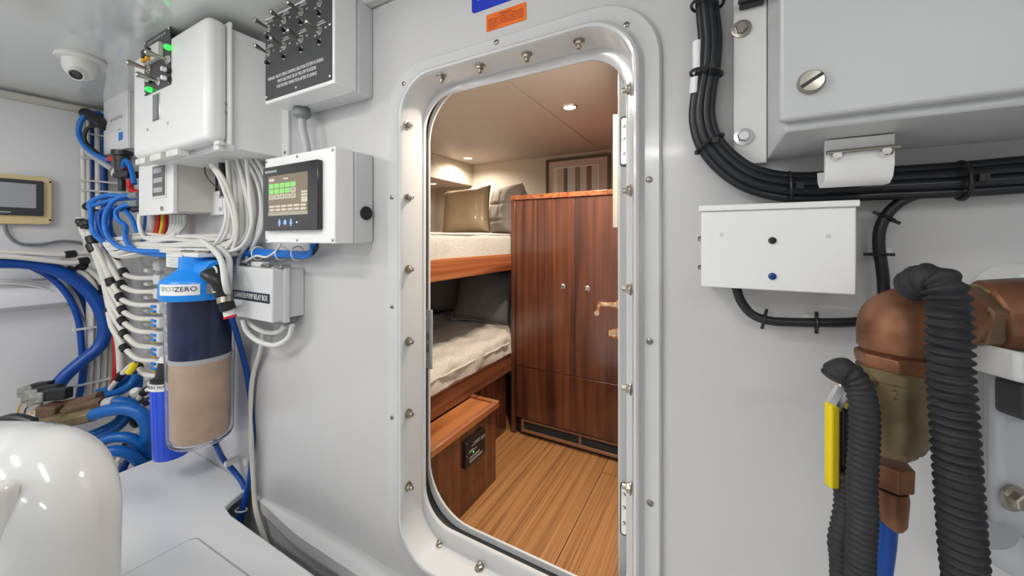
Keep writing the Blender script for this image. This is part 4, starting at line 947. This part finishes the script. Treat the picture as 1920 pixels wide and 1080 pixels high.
for k, u_ in enumerate(ups):
    run('cable', [(px, py, 1.80-.006*k if py < 480 else 1.83-.006*k) for px, py in u_], 4.6 if k < 3 else 3.6, 'cablewhite' if k % 4 else 'cablecream', 'thick straight white cable dropping from the large control cabinet to the relay box' if k < 3 else 'slimmer white cable curving from the large control cabinet into the bundle', 'cable', GU)
run('cable', [(418, 305, 1.86), (420, 340, 1.86), (421, 368, 1.86)], 7, 'black', 'black strain relief boot hanging under the large control cabinet', 'cable')
run('cable', [(421, 366, 1.86), (423, 395, 1.86), (430, 418, 1.85), (440, 438, 1.84)], 4.5, 'greylight', 'pale grey flexible conduit below the black boot', 'conduit')
run('cable', [(384, 306, 1.95), (385, 325, 1.95), (396, 342, 1.94), (408, 352, 1.93)], 1.1, 'brown', 'thin brown wire under the large control cabinet', 'cable')
# two white cables in front of the filter
for k, pts in enumerate(([(380, 452, 1.75), (402, 470, 1.68), (416, 492, 1.60), (422, 530, 1.56), (430, 565, 1.62), (437, 590, 1.74)], [(408, 462, 1.75), (428, 482, 1.68), (430, 510, 1.62), (430, 545, 1.66), (436, 575, 1.76)])):
    run('cable', pts, 5, 'cablewhite', ('white cable crossing in front of the filter head', 'white cable dropping beside the relay box edge')[k], 'cable')
# blue trunk below touchscreen box
GTR = 'blue cables under the touchscreen box'
for k in range(3): run('cable', [(462, 466+5*k, 1.80-.01*k), (500, 470+4.5*k, 1.72-.01*k), (545, 473+4*k, 1.63-.01*k), (572, 474+4*k, 1.575-.01*k), (586-2*k, 468+4*k, 1.55-.01*k), (592-3*k, 455, 1.535)], 3.3, 'bluecable', 'blue cable strapped under the touchscreen box', 'cable', GTR)
run('cable', [(560, 481, 1.60), (584, 478, 1.55), (594, 466, 1.53), (595, 455, 1.53)], 2.6, 'black', 'black cable beside the blue trunk under the touchscreen box', 'cable')
run('cable', [(527, 455, 1.66), (518, 470, 1.66), (500, 482, 1.68), (480, 480, 1.70), (462, 490, 1.72)], 2.2, 'cablewhite', 'thin white cable looping over the blue trunk', 'cable')
for px in (484, 528, 558): tie(T(px, 475, 1.72-(px-484)*.0018), (1, .1, 0), .030, 'plasticwhite', 'white cable tie round the blue trunk under the touchscreen box', 'white ties on the blue trunk', .003)
# relay box pigtails
run('cable', [(455, 600, 1.72), (463, 622, 1.71), (485, 640, 1.69), (515, 647, 1.65), (540, 634, 1.62), (548, 610, 1.60)], 4.6, 'cablewhite', 'longest white cable loop below the relay box', 'cable')
run('cable', [(462, 600, 1.74), (475, 612, 1.73), (495, 622, 1.7), (520, 623, 1.67), (535, 610, 1.65)], 4.2, 'cablewhite', 'shorter white cable loop below the relay box', 'cable')
for k in range(2): run('cable', [(494-2*k, 622, 1.76), (488-2*k, 660, 1.79), (476-3*k, 705, 1.83), (471-2*k, 760, 1.84), (470+3*k, 830, 1.83), (474+2*k, 900, 1.82), (479+3*k, 960, 1.80), (498+4*k, 1020, 1.76), (512+4*k, 1050, 1.72)], 3.2, 'cablecream', ('cream cable running down the bulkhead from the relay box to the deck', 'second cream cable beside it down the bulkhead to the deck')[k], 'cable')
run('tube', [(434, 594, 1.72), (448, 640, 1.80), (461, 690, 1.86), (470, 750, 1.87), (474, 800, 1.86), (472, 860, 1.84), (466, 905, 1.83), (455, 950, 1.82), (440, 990, 1.80)], 4.6, 'bluehose', 'blue tube from the filter fitting down the bulkhead into the deck cut-out', 'tube')
run('tube', [(404, 832, 1.80), (418, 860, 1.88), (440, 885, 1.90), (456, 908, 1.87), (461, 935, 1.85), (450, 985, 1.82)], 4.6, 'bluehose', 'blue tube from the filter base crossing into the deck cut-out', 'tube')
tie(T(452, 956, 1.81), (0, .3, 1), .024, 'plasticwhite', 'white cable tie round the crossing blue tubes at the deck cut-out', 'white ties near the deck', .004)
for px, py in ((471, 862), (434, 865)): tag(MB().obox(T(px, py, 1.90), (.014, 0, 0), (0, .03, 0), (0, 0, .014)).build('cable_mount', 'plasticwhite', bevel=.003), 'small cream cable mount on the bulkhead', 'cable mount', 'cable mounts low on the bulkhead')
# flat white trunk going down the hull corner
GD = 'white cables in the flat trunk down the hull corner'
for k in range(11):
    run('cable', [(163+4.6*k, 505+2*k), (165+4.4*k, 560), (164+4.3*k, 640), (163+4.2*k, 700), (160+4.0*k, 752)], 2.7, 'cablewhite' if k % 2 else 'cablecream', 'white cable in the flat trunk going down the hull corner', 'cable', GD, dep=LW(.10+.012*(k % 3)))
for py in (612, 714): tag(MB().obox(LW(.14)(186, py), (.005, 0, 0), (0, .12, 0), (0, 0, .007)).build('cable_tie', 'plasticwhite'), 'white flat tie across the white cable trunk in the hull corner', 'cable tie', 'ties on the white trunk')
run('cable', [(214, 630, 2.55), (216, 680, 2.52), (212, 720, 2.5)], 3, 'red', 'dark red cable beside the white trunk in the hull corner', 'cable')
# ribbed supply hoses to the manifold
Bk = [(222, 480), (236, 515), (232, 538), (230, 562), (233, 585), (232, 604), (235, 628), (236, 655), (255, 683)]
Pk = [(300, 474), (297, 522), (295, 548), (295, 573), (296, 599), (295, 624), (296, 652), (297, 678), (302, 706)]
GM = 'cream hoses feeding the valve manifold'
for k in range(9):
    b, p_ = Bk[k], Pk[k]; t0 = 2.42-.012*k
    mid = ((b[0]+p_[0])/2, max(b[1], p_[1]) - abs(p_[1]-b[1])*.25 + 1)
    up = [(b[0]-46+2*k, b[1]-70, t0), (b[0]-26, b[1]-42, t0-.02), (b[0]-9, b[1]-14, t0-.04)] if k < 8 else [(200, 738, 2.3), (225, 706, 2.3), (242, 688, 2.3)]
    run('hose', up+[(b[0], b[1], t0-.06), (mid[0]-8, mid[1], t0-.09), (p_[0]-8, p_[1]-1, t0-.12), (p_[0], p_[1], t0-.14)], 4.6, 'creamhose', 'cream hose with black clip bending to the %s port from the top of the manifold' % ('first', 'second', 'third', 'fourth', 'fifth', 'sixth', 'seventh', 'eighth', 'ninth')[k], 'hose', GM, clips=(.47,) if k < 8 else (.25, .6))
for k, pts in enumerate(([(150, 408), (157, 436), (178, 474), (196, 530), (208, 590), (222, 640), (226, 700)], [(161, 410), (172, 450), (186, 478), (206, 520), (218, 570), (226, 610)])):
    run('hose', [(px, py, 2.36) for px, py in pts], 5.2, 'creamhose', ('long cream hose with black clips sloping down past the manifold', 'shorter cream hose with black clips beside the long sloping one')[k], 'hose', clips=(.2, .6))
for px, py in ((152, 410), (158, 414), (164, 412)): tag(MB().lathe(T(px, py, 2.33), (0, 0, -1), [(0, .018), (.01, .026), (.03, .026), (.035, .018), (.05, .018)], 14).build('hose_coupling', 'black'), 'black quick coupling at the top of the sloping cream hoses', 'coupling', 'black couplings')
# manifold
mt = thing('valve_manifold', 'stacked white valve manifold with blue clips behind the clear filter', 'manifold', T(306, 715, 2.22))
for k in range(9):
    py = 497+26.5*k; c = T(306, py, 2.22)
    MB().obox(c, (.040, .0, 0), (0, .035, 0), (0, 0, .030)).build('valve_block', 'plasticwhite', mt, bevel=.006)
    if k in (3, 4, 5, 6, 7): 
        MB().obox(c+Vector((-.012, -.040, .012)), (.026, 0, 0), (0, .006, 0), (0, 0, .006)).build('blue_clip', 'bluebright', mt); MB().obox(c+Vector((-.012, -.040, -.016)), (.026, 0, 0), (0, .006, 0), (0, 0, .006)).build('blue_clip', 'bluebright', mt)
        MB().obox(c+Vector((-.012, -.040, -.030)), (.030, 0, 0), (0, .005, 0), (0, 0, .003)).build('amber_clip', 'amber', mt)
    MB().cyl(c+Vector((-.035, -.0, 0)), c+Vector((-.075, -.01, 0)), .022, .018, 12).build('port', 'plasticwhite', mt)
for k in range(9):
    c = T(280, 507+25*k, 2.36); tag(MB().obox(c, (.03, 0, 0), (0, .02, 0), (0, 0, .012)).build('hose_clip', 'plasticwhite', bevel=.004), 'white hose clip on the bulkhead beside the %s manifold port from the top' % ('first', 'second', 'third', 'fourth', 'fifth', 'sixth', 'seventh', 'eighth', 'ninth')[k], 'hose clip', 'white hose clips beside the manifold')
run('pipe', [(303, 474, 2.28), (304, 484, 2.26), (305, 500, 2.24)], 6.5, 'plasticwhite', 'white elbow pipe on top of the manifold', 'pipe')

# ================================================================== SOLENOID VALVES AND BLUE HOSES (lower left)
ts = 2.22
sv = thing('solenoid_valves', 'brown and black solenoid valve block with three coils near the white pipe', 'valve block', T(110, 790, ts))
def sbox(name, px0, py0, px1, py1, t, dpt, mat, bev=.006, skew=0):
    c = T((px0+px1)/2, (py0+py1)/2, t); w_ = abs(px1-px0)/2*t/F; h = abs(py1-py0)/2*t/F
    rgt = Vector((CS, SN, 0)); fwd = Vector((-SN, CS, 0))
    MB().obox(c, rgt*w_+EZ*skew, fwd*dpt, EZ*h).build(name, mat, sv, bevel=bev)
sbox('base', 62, 770, 134, 800, ts+.05, .10, 'boxwhite')
for k in range(3):
    x0 = 46+k*9+ (k*2); y0 = 716+6*k; tk = ts+.10-.05*k
    sbox('coil', x0+18, y0, x0+62-6*(2-k), y0+21, tk, .025, 'black', .008, .006)
    sbox('coil_housing', x0-6, y0+8, x0+20, y0+26, tk-.01, .024, 'dirtysteel', .006, .006)
    MB().lathe(T(x0+3, y0+28, tk-.02), (0, 0, -1), [(0, .02), (.03, .022), (.036, .012)], 10).build('terminal', 'dirtysteel', sv)
    MB().tube([T(x0+2, y0+36, tk-.02), T(x0-8, y0+44, tk), T(x0-14+2*k, y0+62-5*k, tk)], .0045, 6).build('lead_wire', 'amber' if k != 1 else 'brown', sv)
    ya = 750+8*k
    if k < 2: MB().tube([T(118+8*k, ya+12, ts+.02-.05*k), T(160+8*k, ya+3, ts-.05*k), T(190+6*k, ya-7+3*k, ts-.05*k)], .036, 6, sm=False).build('valve_body', 'brown', sv, bevel=.003)
MB().tube([T(84, 790, ts-.05), T(116, 784, ts-.05), T(132, 780, ts-.05)], .034, 10, sm=False).build('valve_body', 'bronzedark', sv)
MB().tube([T(118, 790, ts-.10), T(148, 784, ts-.10), T(176, 777, ts-.10)], .040, 6, sm=False).build('valve_body', 'bronzedark', sv, bevel=.003)
sbox('valve_cap', 84, 757, 120, 778, ts-.02, .05, 'brown', .01)
MB().cyl(T(200, 757, ts-.06), T(218, 753, ts-.06), .034, .034, 14).build('hose_sleeve', 'greylight', sv)
GBH = 'blue hoses coiled beside the solenoid valves'
bh = [([(176, 777, ts-.10), (205, 769, ts-.10), (238, 766, ts-.09), (264, 776, ts-.08), (277, 800, ts-.06), (274, 825, ts-.04), (255, 838, ts-.02), (240, 846, ts)], 11, 'blue hose arching highest from the front solenoid valve'),
 ([(216, 753, ts-.06), (240, 756, ts-.04), (262, 770, ts), (278, 800, ts+.02), (280, 840, ts+.02), (276, 900, ts+.02)], 9, 'blue hose curving down from the middle solenoid valve'),
 ([(196, 742, ts), (224, 735, ts+.05), (246, 720, ts+.1), (256, 702, ts+.12)], 7, 'blue hose rising from the rear solenoid valve'),
 ([(180, 737, ts+.04), (214, 726, ts+.1), (240, 708, ts+.14), (254, 694, ts+.15)], 6, 'thinner blue hose rising behind the rear solenoid valve'),
 ([(258, 705, ts+.14), (256, 730, ts+.14), (240, 760, ts+.12), (222, 790, ts+.08), (190, 808, ts+.02), (165, 818, ts)], 8, 'blue hose descending behind the arching hoses'),
 ([(246, 770, ts+.1), (228, 795, ts+.06), (205, 810, ts+.03), (180, 820, ts)], 8, 'blue hose sweeping low behind the white pipe'),
 ([(190, 828, ts-.12), (215, 820, ts-.1), (245, 822, ts-.08), (268, 838, ts-.04), (278, 862, ts), (280, 900, ts+.02)], 9, 'blue hose arching low beside the white pipe'),
 ([(195, 848, ts-.16), (220, 845, ts-.14), (248, 854, ts-.1), (268, 876, ts-.05), (276, 905, ts-.02), (278, 930, ts)], 9, 'lowest blue hose bending at the deck edge'),
 ([(222, 925, ts-.06), (232, 875, ts-.08), (250, 850, ts-.04), (262, 835, ts)], 6, 'dark blue hose rising from the bilge by the deck edge')]
for pts, rp, lb in bh: run('hose', pts, rp, 'bluecoil' if 'dark' not in lb else 'bluedark', lb, 'hose', GBH, n=14)
for k, pts in enumerate(([(205, 890, 2.1), (230, 850, 2.12), (246, 815, 2.14), (262, 790, 2.16)], [(212, 915, 2.0), (214, 890, 2.0), (222, 868, 2.02)], [(258, 752, 2.1), (272, 734, 2.08), (290, 726, 2.06)], [(262, 768, 2.05), (278, 752, 2.04), (296, 750, 2.03)])):
    run('hose', [(a, b, c+.17) for a, b, c in pts], 4.6, 'creamhose', 'short cream hose with black clips among the blue hoses', 'hose', 'short cream hoses among the blue hoses', clips=(.55,))
for k in range(7): tag(MB().lathe(T(262+6*(k % 3), 742+18*k, 2.30), (.3, -.4, .6), [(0, .02), (.015, .03), (.05, .03), (.065, .02)], 12).build('hose_coupling', 'black' if k % 2 else 'plasticwhite'), ('black' if k % 2 else 'white')+' coupling packed between the blue hoses and the blue canister', 'coupling', 'couplings by the blue canister')
run('hose', [(252, 680, 2.2), (248, 690, 2.19), (240, 700, 2.18)], 6, 'yellow', 'yellow hose clamp tape above the blue hoses', 'tape')
# ================================================================== white foreground pipe
pp = thing('exhaust_pipe', 'large glossy white pipe elbow standing on the deck beside the solenoid valves', 'pipe', ZP(112, 2300, 0))
e_ = T(108, 1060, .84); cvr = [Vector((e_.x, e_.y, 0)), Vector((e_.x, e_.y, .25)), e_, T(109, 985, .842), T(104, 938, .85), T(88, 900, .87), T(55, 880, .91), T(8, 870, .97), T(-50, 864, 1.05), T(-120, 858, 1.16)]
m = MB(); m.tube(cvr, .101, 44, step=.02); m.build('pipe_body', 'pipepaint', pp, ang=180)
MB().lathe(Vector((e_.x, e_.y, 0)), EZ, [(0, .15), (.02, .15), (.024, .11)], 36).build('deck_flange', 'pipepaint', pp)
pn = T(-32, 1000, .76); fwd_ = Vector((-SN, CS, 0)); zt_p = T(0, 905, .76).z
o = MB().obox((pn.x, pn.y, zt_p/2), Vector((CS, SN, 0))*.058, fwd_*.022, EZ*(zt_p/2)).build('moulded_panel', 'pipepaint', bevel=.016, seg=4)
tag(o, 'white moulded panel with rounded top tucked under the pipe elbow', 'panel')
run('hose', [(-30, 800, 1.5), (0, 790, 1.5), (30, 784, 1.5), (62, 792, 1.5)], 9, 'black', 'black rubber hose lying behind the white pipe elbow', 'hose')
# ================================================================== RIGHT SIDE
# --- white equipment box high up
eqx0 = .083; FY = .72
eq = thing('equipment_box', 'big white equipment box with a slotted screw in its lid, bolted to the bulkhead', 'equipment box', (.35, .86, Z(.17)))
MB().box(eqx0+.008, .70, .74, .997, Z(.172), ZC-.03).build('body', 'eqgrey', eq, bevel=.004)
MB().box(eqx0, .71, FY, .742, Z(.186), ZC-.02).build('lid', 'eqgrey', eq, bevel=.005)
MB().box(.027, .09, .984, .997, Z(.166), ZC-.03).build('mounting_flange', 'boxwhite', eq, bevel=.002)
hexbolt_mb(YP(1390, 55, .984), (0, -1, 0), .0125).build('bolt', 'steel', eq); hexbolt_mb(YP(1394, 257, .984), (0, -1, 0), .0125).build('bolt', 'alu', eq)
ks = YP(1520, 155, FY)
kn = MB().lathe(ks, (0, -1, 0), [(0, .0175), (.006, .0175), (.010, .015), (.011, .0)], 24).build('slotted_screw', 'steel', eq)
MB().obox(ks+Vector((0, -.0112, 0)), (.013, 0, .008), (0, .0008, 0), (-.0012, 0, .002)).build('screw_slot', 'black', kn)
v0, v1 = YP(1386, 18, .975), YP(1432, -40, .975)
vg = MB().box(v0.x, v1.x, .965, .984, v0.z, v1.z).build('vent_housing', 'black', eq, bevel=.003)
for k in range(3): MB().box(v0.x-.003, v1.x+.002, .958, .967, v0.z+.006+k*.014, v0.z+.012+k*.014).build('vent_fin', 'panelblack', eq, bevel=.001)
# latch plate under the box
l0, l1 = YP(1540, 292, .86), YP(1664, 292, .86)
lt = thing('latch_bracket', 'white folded bracket with two bolts hanging below the equipment box', 'bracket', ((l0.x+l1.x)/2, .86, Z(.09)))
zb_ = YP(1600, 348, .86).z
m = MB(); pr = [(.83, Z(.170)), (.83, zb_+.03), (.836, zb_+.010), (.85, zb_), (.875, zb_), (.890, zb_+.012), (.894, zb_+.03), (.885, zb_+.03), (.878, zb_+.016), (.86, zb_+.008), (.845, zb_+.014), (.840, zb_+.03), (.840, Z(.170))]
m.rings([[Vector((x, y, z)) for y, z in pr] for x in (l0.x, l1.x)]); m.build('folded_plate', 'boxwhite', lt)
rz = YP(1600, 282, .826).z
MB().cyl((l0.x-.0, .822, rz-.001), (l1.x+.004, .822, rz+.0), .0035, .0035, 10).build('rod', 'steel', lt)
for x in (l0.x+.014, l1.x-.012): MB().lathe((x, .829, rz-.006), (0, -1, 0), [(0, .009), (.006, .009), (.010, .006)], 12).build('bolt', 'chrome', lt)
# --- black power cables
ctr = [(1322, -30), (1325, 20), (1330, 75), (1326, 130), (1317, 180), (1315, 225), (1328, 268), (1362, 308), (1410, 338), (1478, 353), (1560, 352), (1640, 347), (1720, 343), (1800, 339), (1880, 333), (1990, 325)]
GC = 'black power cables bundled along the bulkhead'
def bundle(off, dy, r, name_, label, mat='blackcable'):
    P = [YP(px, py, .955+dy) for px, py in ctr]; out = []
    for i, p in enumerate(P):
        tg = (P[min(i+1, len(P)-1)]-P[max(i-1, 0)]).normalized(); nn = Vector((-tg.z, 0, tg.x))
        out.append(p+nn*off*(.62+.38*min(1, i/9))+Vector((0, dy*0, 0)))
    return tag(MB().tube(out, r, 12).build(name_, mat), label, 'cable', GC)
bl = []
specs = [(-.020, 0, .0095), (-.004, -.006, .0105), (.012, -.002, .0105), (.025, .004, .009), (-.010, .016, .010), (.006, .018, .010), (.020, .02, .009)]
labs = ['outermost black power cable with white wrap bands, on the doorway side of the bundle', 'thick black power cable in the middle front of the bundle', 'thick black power cable second from the equipment box in the bundle', 'black power cable on the inner curve nearest the equipment box', None, None, None]
for (o_, dy, r), lb in zip(specs, labs): bl.append(bundle(o_, dy, r, 'power_cable', lb or 'black power cable hidden at the back of the bundle'))
P = [YP(px, py, .955) for px, py in ctr]
for (pa, pb) in (((1308, 78), (1308, 130)), ((1304, 146), (1302, 176))):
    a_, b2 = YP(*pa, .955), YP(*pb, .955); MB().cyl(a_, b2, .0108, .0108, 14).build('white_wrap', 'inkwhite', bl[0])
GZ = 'black cable ties on the power cables'
for (px, py), ax, lb in (((1326, 8), (.1, 0, 1), 'black tie at the top of the power cable bundle'), ((1324, 138), (.2, 0, 1), 'black tie round the white wrapped part of the cable bundle'), ((1330, 270), (-.55, 0, .85), 'black tie where the cable bundle starts to bend'), ((1480, 353), (1, 0, 0), 'black tie above the small white box on the bundle'), ((1802, 339), (1, 0, .05), 'black tie above the bronze elbow on the bundle')):
    p = YP(px, py, .957); m = MB().torus(p, ax, .033, .0035, 24, 6)
    o = tag(m.build('cable_tie', 'black'), lb, 'cable tie', GZ); MB().obox(p+Vector((.012, -.034, 0)), (.006, 0, 0), (0, .005, 0), (0, 0, .006)).build('tie_head', 'black', o)
D9 = lambda px, py: YP(px, py, .965)
run('cable', [(1900, 352), (1810, 356), (1745, 360), (1700, 372), (1668, 396), (1650, 428), (1648, 465), (1654, 505), (1657, 545), (1656, 580), (1640, 596), (1612, 603), (1570, 605), (1530, 605), (1480, 604), (1440, 601), (1408, 588), (1388, 562), (1380, 535)], 9, 'blackcable', 'black cable branching from the bundle down to the small white box', 'cable', dep=D9, n=14)
for (px, py), ax in (((1662, 408), (.5, 0, .8)), ((1648, 477), (0, 0, 1)), ((1531, 605), (1, 0, 0)), ((1433, 598), (1, 0, -.2))):
    p = D9(px, py); m = MB().torus(p, ax, .0125, .0028, 18, 6); o = tag(m.build('cable_tie', 'black'), 'small black tie on the cable branching to the white box', 'cable tie', 'small ties on the branch cable')
    nn = Vector((ax[2], 0, -ax[0])).normalized(); MB().obox(p, nn*.022, (0, .003, 0), Vector(ax).normalized()*.0028).build('tie_tail', 'black', o)
for px, py in ((1648, 470), (1524, 597)): tag(MB().obox(YP(px, py, .99), (.017, 0, 0), (0, .008, 0), (0, 0, .007)).build('tie_mount', 'plasticwhite', bevel=.002), 'white adhesive tie mount on the bulkhead behind the branch cable', 'cable mount', 'white tie mounts')
# --- small white junction box
jx0, jx1, JY = -.035, .214, .885; jz0, jz1 = Z(-.102), Z(.069)
jb = thing('junction_box', 'small white metal junction box with two dark plugs, under the power cables', 'junction box', (.09, .94, jz0))
MB().box(jx0, jx1, JY, .997, jz0, jz1-.012).build('body', 'boxwhite', jb, bevel=.0025)
MB().box(jx0-.004, jx1+.004, JY-.006, .997, jz1-.012, jz1).build('lid', 'boxwhite', jb, bevel=.002)
for (px, py), mt in (((1448, 451), 'black'), ((1448, 518), 'bluedark')): MB().lathe(YP(px, py, JY), (0, -1, 0), [(0, .0068), (.003, .0066), (.005, .004), (.0055, 0)], 16).build('hole_plug', mt, jb)
for px, py in ((1353, 440), (1553, 443)): MB().lathe(YP(px, py, JY), (0, -1, 0), [(0, .004), (.001, .0035)], 12).build('rivet', 'boxgrey', jb)
for py in (448, 502): MB().lathe(YP(1316, py, .92), (-1, 0, 0), [(0, .006), (.006, .006), (.008, .004)], 6).build('side_nut', 'steel', jb)
for px in (1350, 1553): MB().lathe((YP(px, 380, .93).x, .93, jz1), EZ, [(0, .005), (.003, .004)], 10).build('lid_screw', 'steel', jb)
# --- bronze valve assembly
tb_ = .60
va = thing('bronze_valve', 'weathered bronze seacock valve with elbow and yellow handle on the bulkhead', 'valve', T(1665, 985, tb_))
RG, FW = Vector((CS, SN, 0)), Vector((-SN, CS, 0))
def B(px, py, t=tb_): return T(px, py, t)
c0 = B(1684, 612)
m = MB(); m.tube([B(1684, 676), B(1684, 640), B(1685, 612), B(1698, 598), B(1730, 595), B(1775, 594)], lambda f: .050 if f > .10 else .044, 12, step=.006); m.build('elbow', 'copper', va, bevel=.003, ang=50)
MB().lathe(B(1683, 672), (0, 0, -1), [(-.008, .052), (0, .053), (.014, .050)], 8, ph=.3).build('elbow_collar', 'copper', va, bevel=.002)
MB().lathe(B(1680, 676), (0, 0, -1), [(0, .036), (.012, .036)], 24).build('thread', 'brassgreen', va)
MB().tube([B(1760, 594), B(1795, 593)], .047, 10, sm=False).build('union_neck', 'copper', va)
MB().tube([B(1790, 594), B(1826, 593)], .052, 6, sm=False).build('hex_nut', 'bronze', va, bevel=.004)
MB().tube([B(1824, 592), B(1846, 591)], .050, 24, sm=False).build('brass_ring', 'brassgreen', va, bevel=.003)
MB().tube([B(1842, 591), B(1880, 590, .59), B(1960, 588, .57)], .056, 10, sm=False).build('coupling', 'copper', va, bevel=.006)
vb = B(1676, 690)
MB().lathe(B(1677, 686), (0, 0, -1), [(0, .030), (.001, .044), (.004, .047), (.018, .047), (.022, .044), (.08, .043), (.115, .039), (.128, .034)], 16).build('valve_body', 'bronzedark', va, ang=30)
for f, r in ((.0, .048), (.012, .048)): pass
MB().lathe(B(1674, 832), (0, 0, -1), [(-.006, .034), (0, .031), (.014, .029), (.018, .024)], 6, ph=.2).build('hex_collar', 'bronze', va, bevel=.002)
MB().lathe(B(1672, 868), (0, 0, -1), [(0, .027), (.036, .026), (.040, .020)], 6, ph=.5).build('hex_fitting', 'copper', va, bevel=.002)
MB().lathe(B(1669, 916), (0, 0, -1), [(0, .021), (.010, .0225), (.052, .020), (.060, .016)], 18).build('hose_barb', 'copper', va)
m = MB(); m.text('2', B(1678, 742, .553), (RG, EZ), .022); m.build('cast_mark', 'bronze', va)
# stem + handle
MB().tube([B(1640, 712), B(1600, 716, .585), B(1582, 722, .58)], .012, 10, sm=False).build('stem', 'steel', va)
MB().obox(B(1578, 737, .575), RG*.010, FW*.010, EZ*.022).build('stem_nut', 'chrome', va, bevel=.003)
MB().tube([B(1584, 722, .572), B(1572, 745, .568), B(1562, 762, .565)], .0105, 8).build('handle_arm', 'alu', va)
hd = MB().obox(B(1560, 834, .565), RG*.0075-EZ*.0003, FW*.007, EZ*.064).build('handle_sleeve', 'yellow', va, bevel=.004, seg=3)
MB().obox(B(1581, 832, .572), RG*.0105, FW*.012, EZ*.058).build('handle_inner', 'black', va, bevel=.004)
MB().tube([B(1581, 735, .566), B(1587, 775, .566), B(1591, 815, .566), B(1592, 826, .566)], .0034, 8).build('handle_edge', 'yellow', va)
run('hose', [(1661, 975, .60), (1658, 1020, .60), (1648, 1090, .60), (1640, 1150, .60)], 17, 'bluehose', 'short blue hose on the tail of the bronze valve', 'hose', n=16)
# --- corrugated loom hoses
def loom(name, pts, rpx, label, pitch, dep_, mat='loom'):
    P = [T(*p) for p in pts]; ts_ = [(-SN*p.x+CS*p.y) for p in P]; r = rpx*sum(ts_)/len(ts_)/F
    return tag(MB().tube(P, r, 20, ribs=(pitch, dep_)).build(name, mat, ang=60), label, 'hose', 'black corrugated hoses by the bronze valve')
loom('corrugated_hose', [(1566, 706, .545), (1575, 693, .54), (1592, 700, .535), (1610, 725, .53), (1620, 770, .525), (1620, 830, .525), (1616, 900, .525), (1617, 970, .525), (1613, 1040, .525), (1612, 1140, .525)], 22, 'black corrugated hose in front of the bronze valve, beside the yellow handle', .0085, .0011)
loom('corrugated_hose', [(1584, 880, .565), (1588, 940, .565), (1582, 985, .56), (1576, 1020, .56), (1580, 1060, .56), (1580, 1140, .56)], 19, 'thinner black corrugated hose behind the yellow handle end', .009, .0010)
loom('corrugated_hose', [(1715, 535, .56), (1735, 525, .535), (1760, 528, .52), (1776, 556, .51), (1780, 610, .505), (1780, 680, .505), (1786, 760, .505), (1793, 860, .505), (1800, 960, .505), (1808, 1060, .505), (1818, 1150, .505)], 29, 'black corrugated hose draped over the bronze elbow and hanging down', .0118, .0028)
# --- bracket and pipe at the edge
bx = thing('pump_bracket', 'pale grey metal bracket with a dark bolt under the bronze coupling', 'bracket', T(1900, 1010, .56))
MB().obox(T(1935, 850, .60), RG*.070, FW*.012, EZ*.14).build('upright_plate', 'platepale', bx, bevel=.012, seg=3)
MB().obox(T(1925, 690, .56), RG*.054-EZ*.012, FW*.03, EZ*.022).build('ledge', 'boxwhite', bx, bevel=.006)
MB().obox(T(1925, 745, .575), RG*.028, FW*.02, EZ*.03).build('slot_block', 'panelblack', bx, bevel=.008)
MB().tube([T(1858, 1000, .585), T(1890, 1035, .58), T(1950, 1060, .575)], .03, 14).build('curved_lip', 'platepale', bx)
hexbolt_mb(T(1898, 933, .583), -FW, .013).build('bolt', 'steel', bx)
wp = YP(1915, 545, .93); 
pw_ = thing('white_pipe', 'white pipe end behind the bronze coupling', 'pipe', (wp.x, .95, wp.z-.06)); MB().cyl((wp.x+.03, .91, wp.z-.02), (wp.x+.03, .998, wp.z-.02), .062, .062, 28).build('pipe_body', 'boxwhite', pw_)
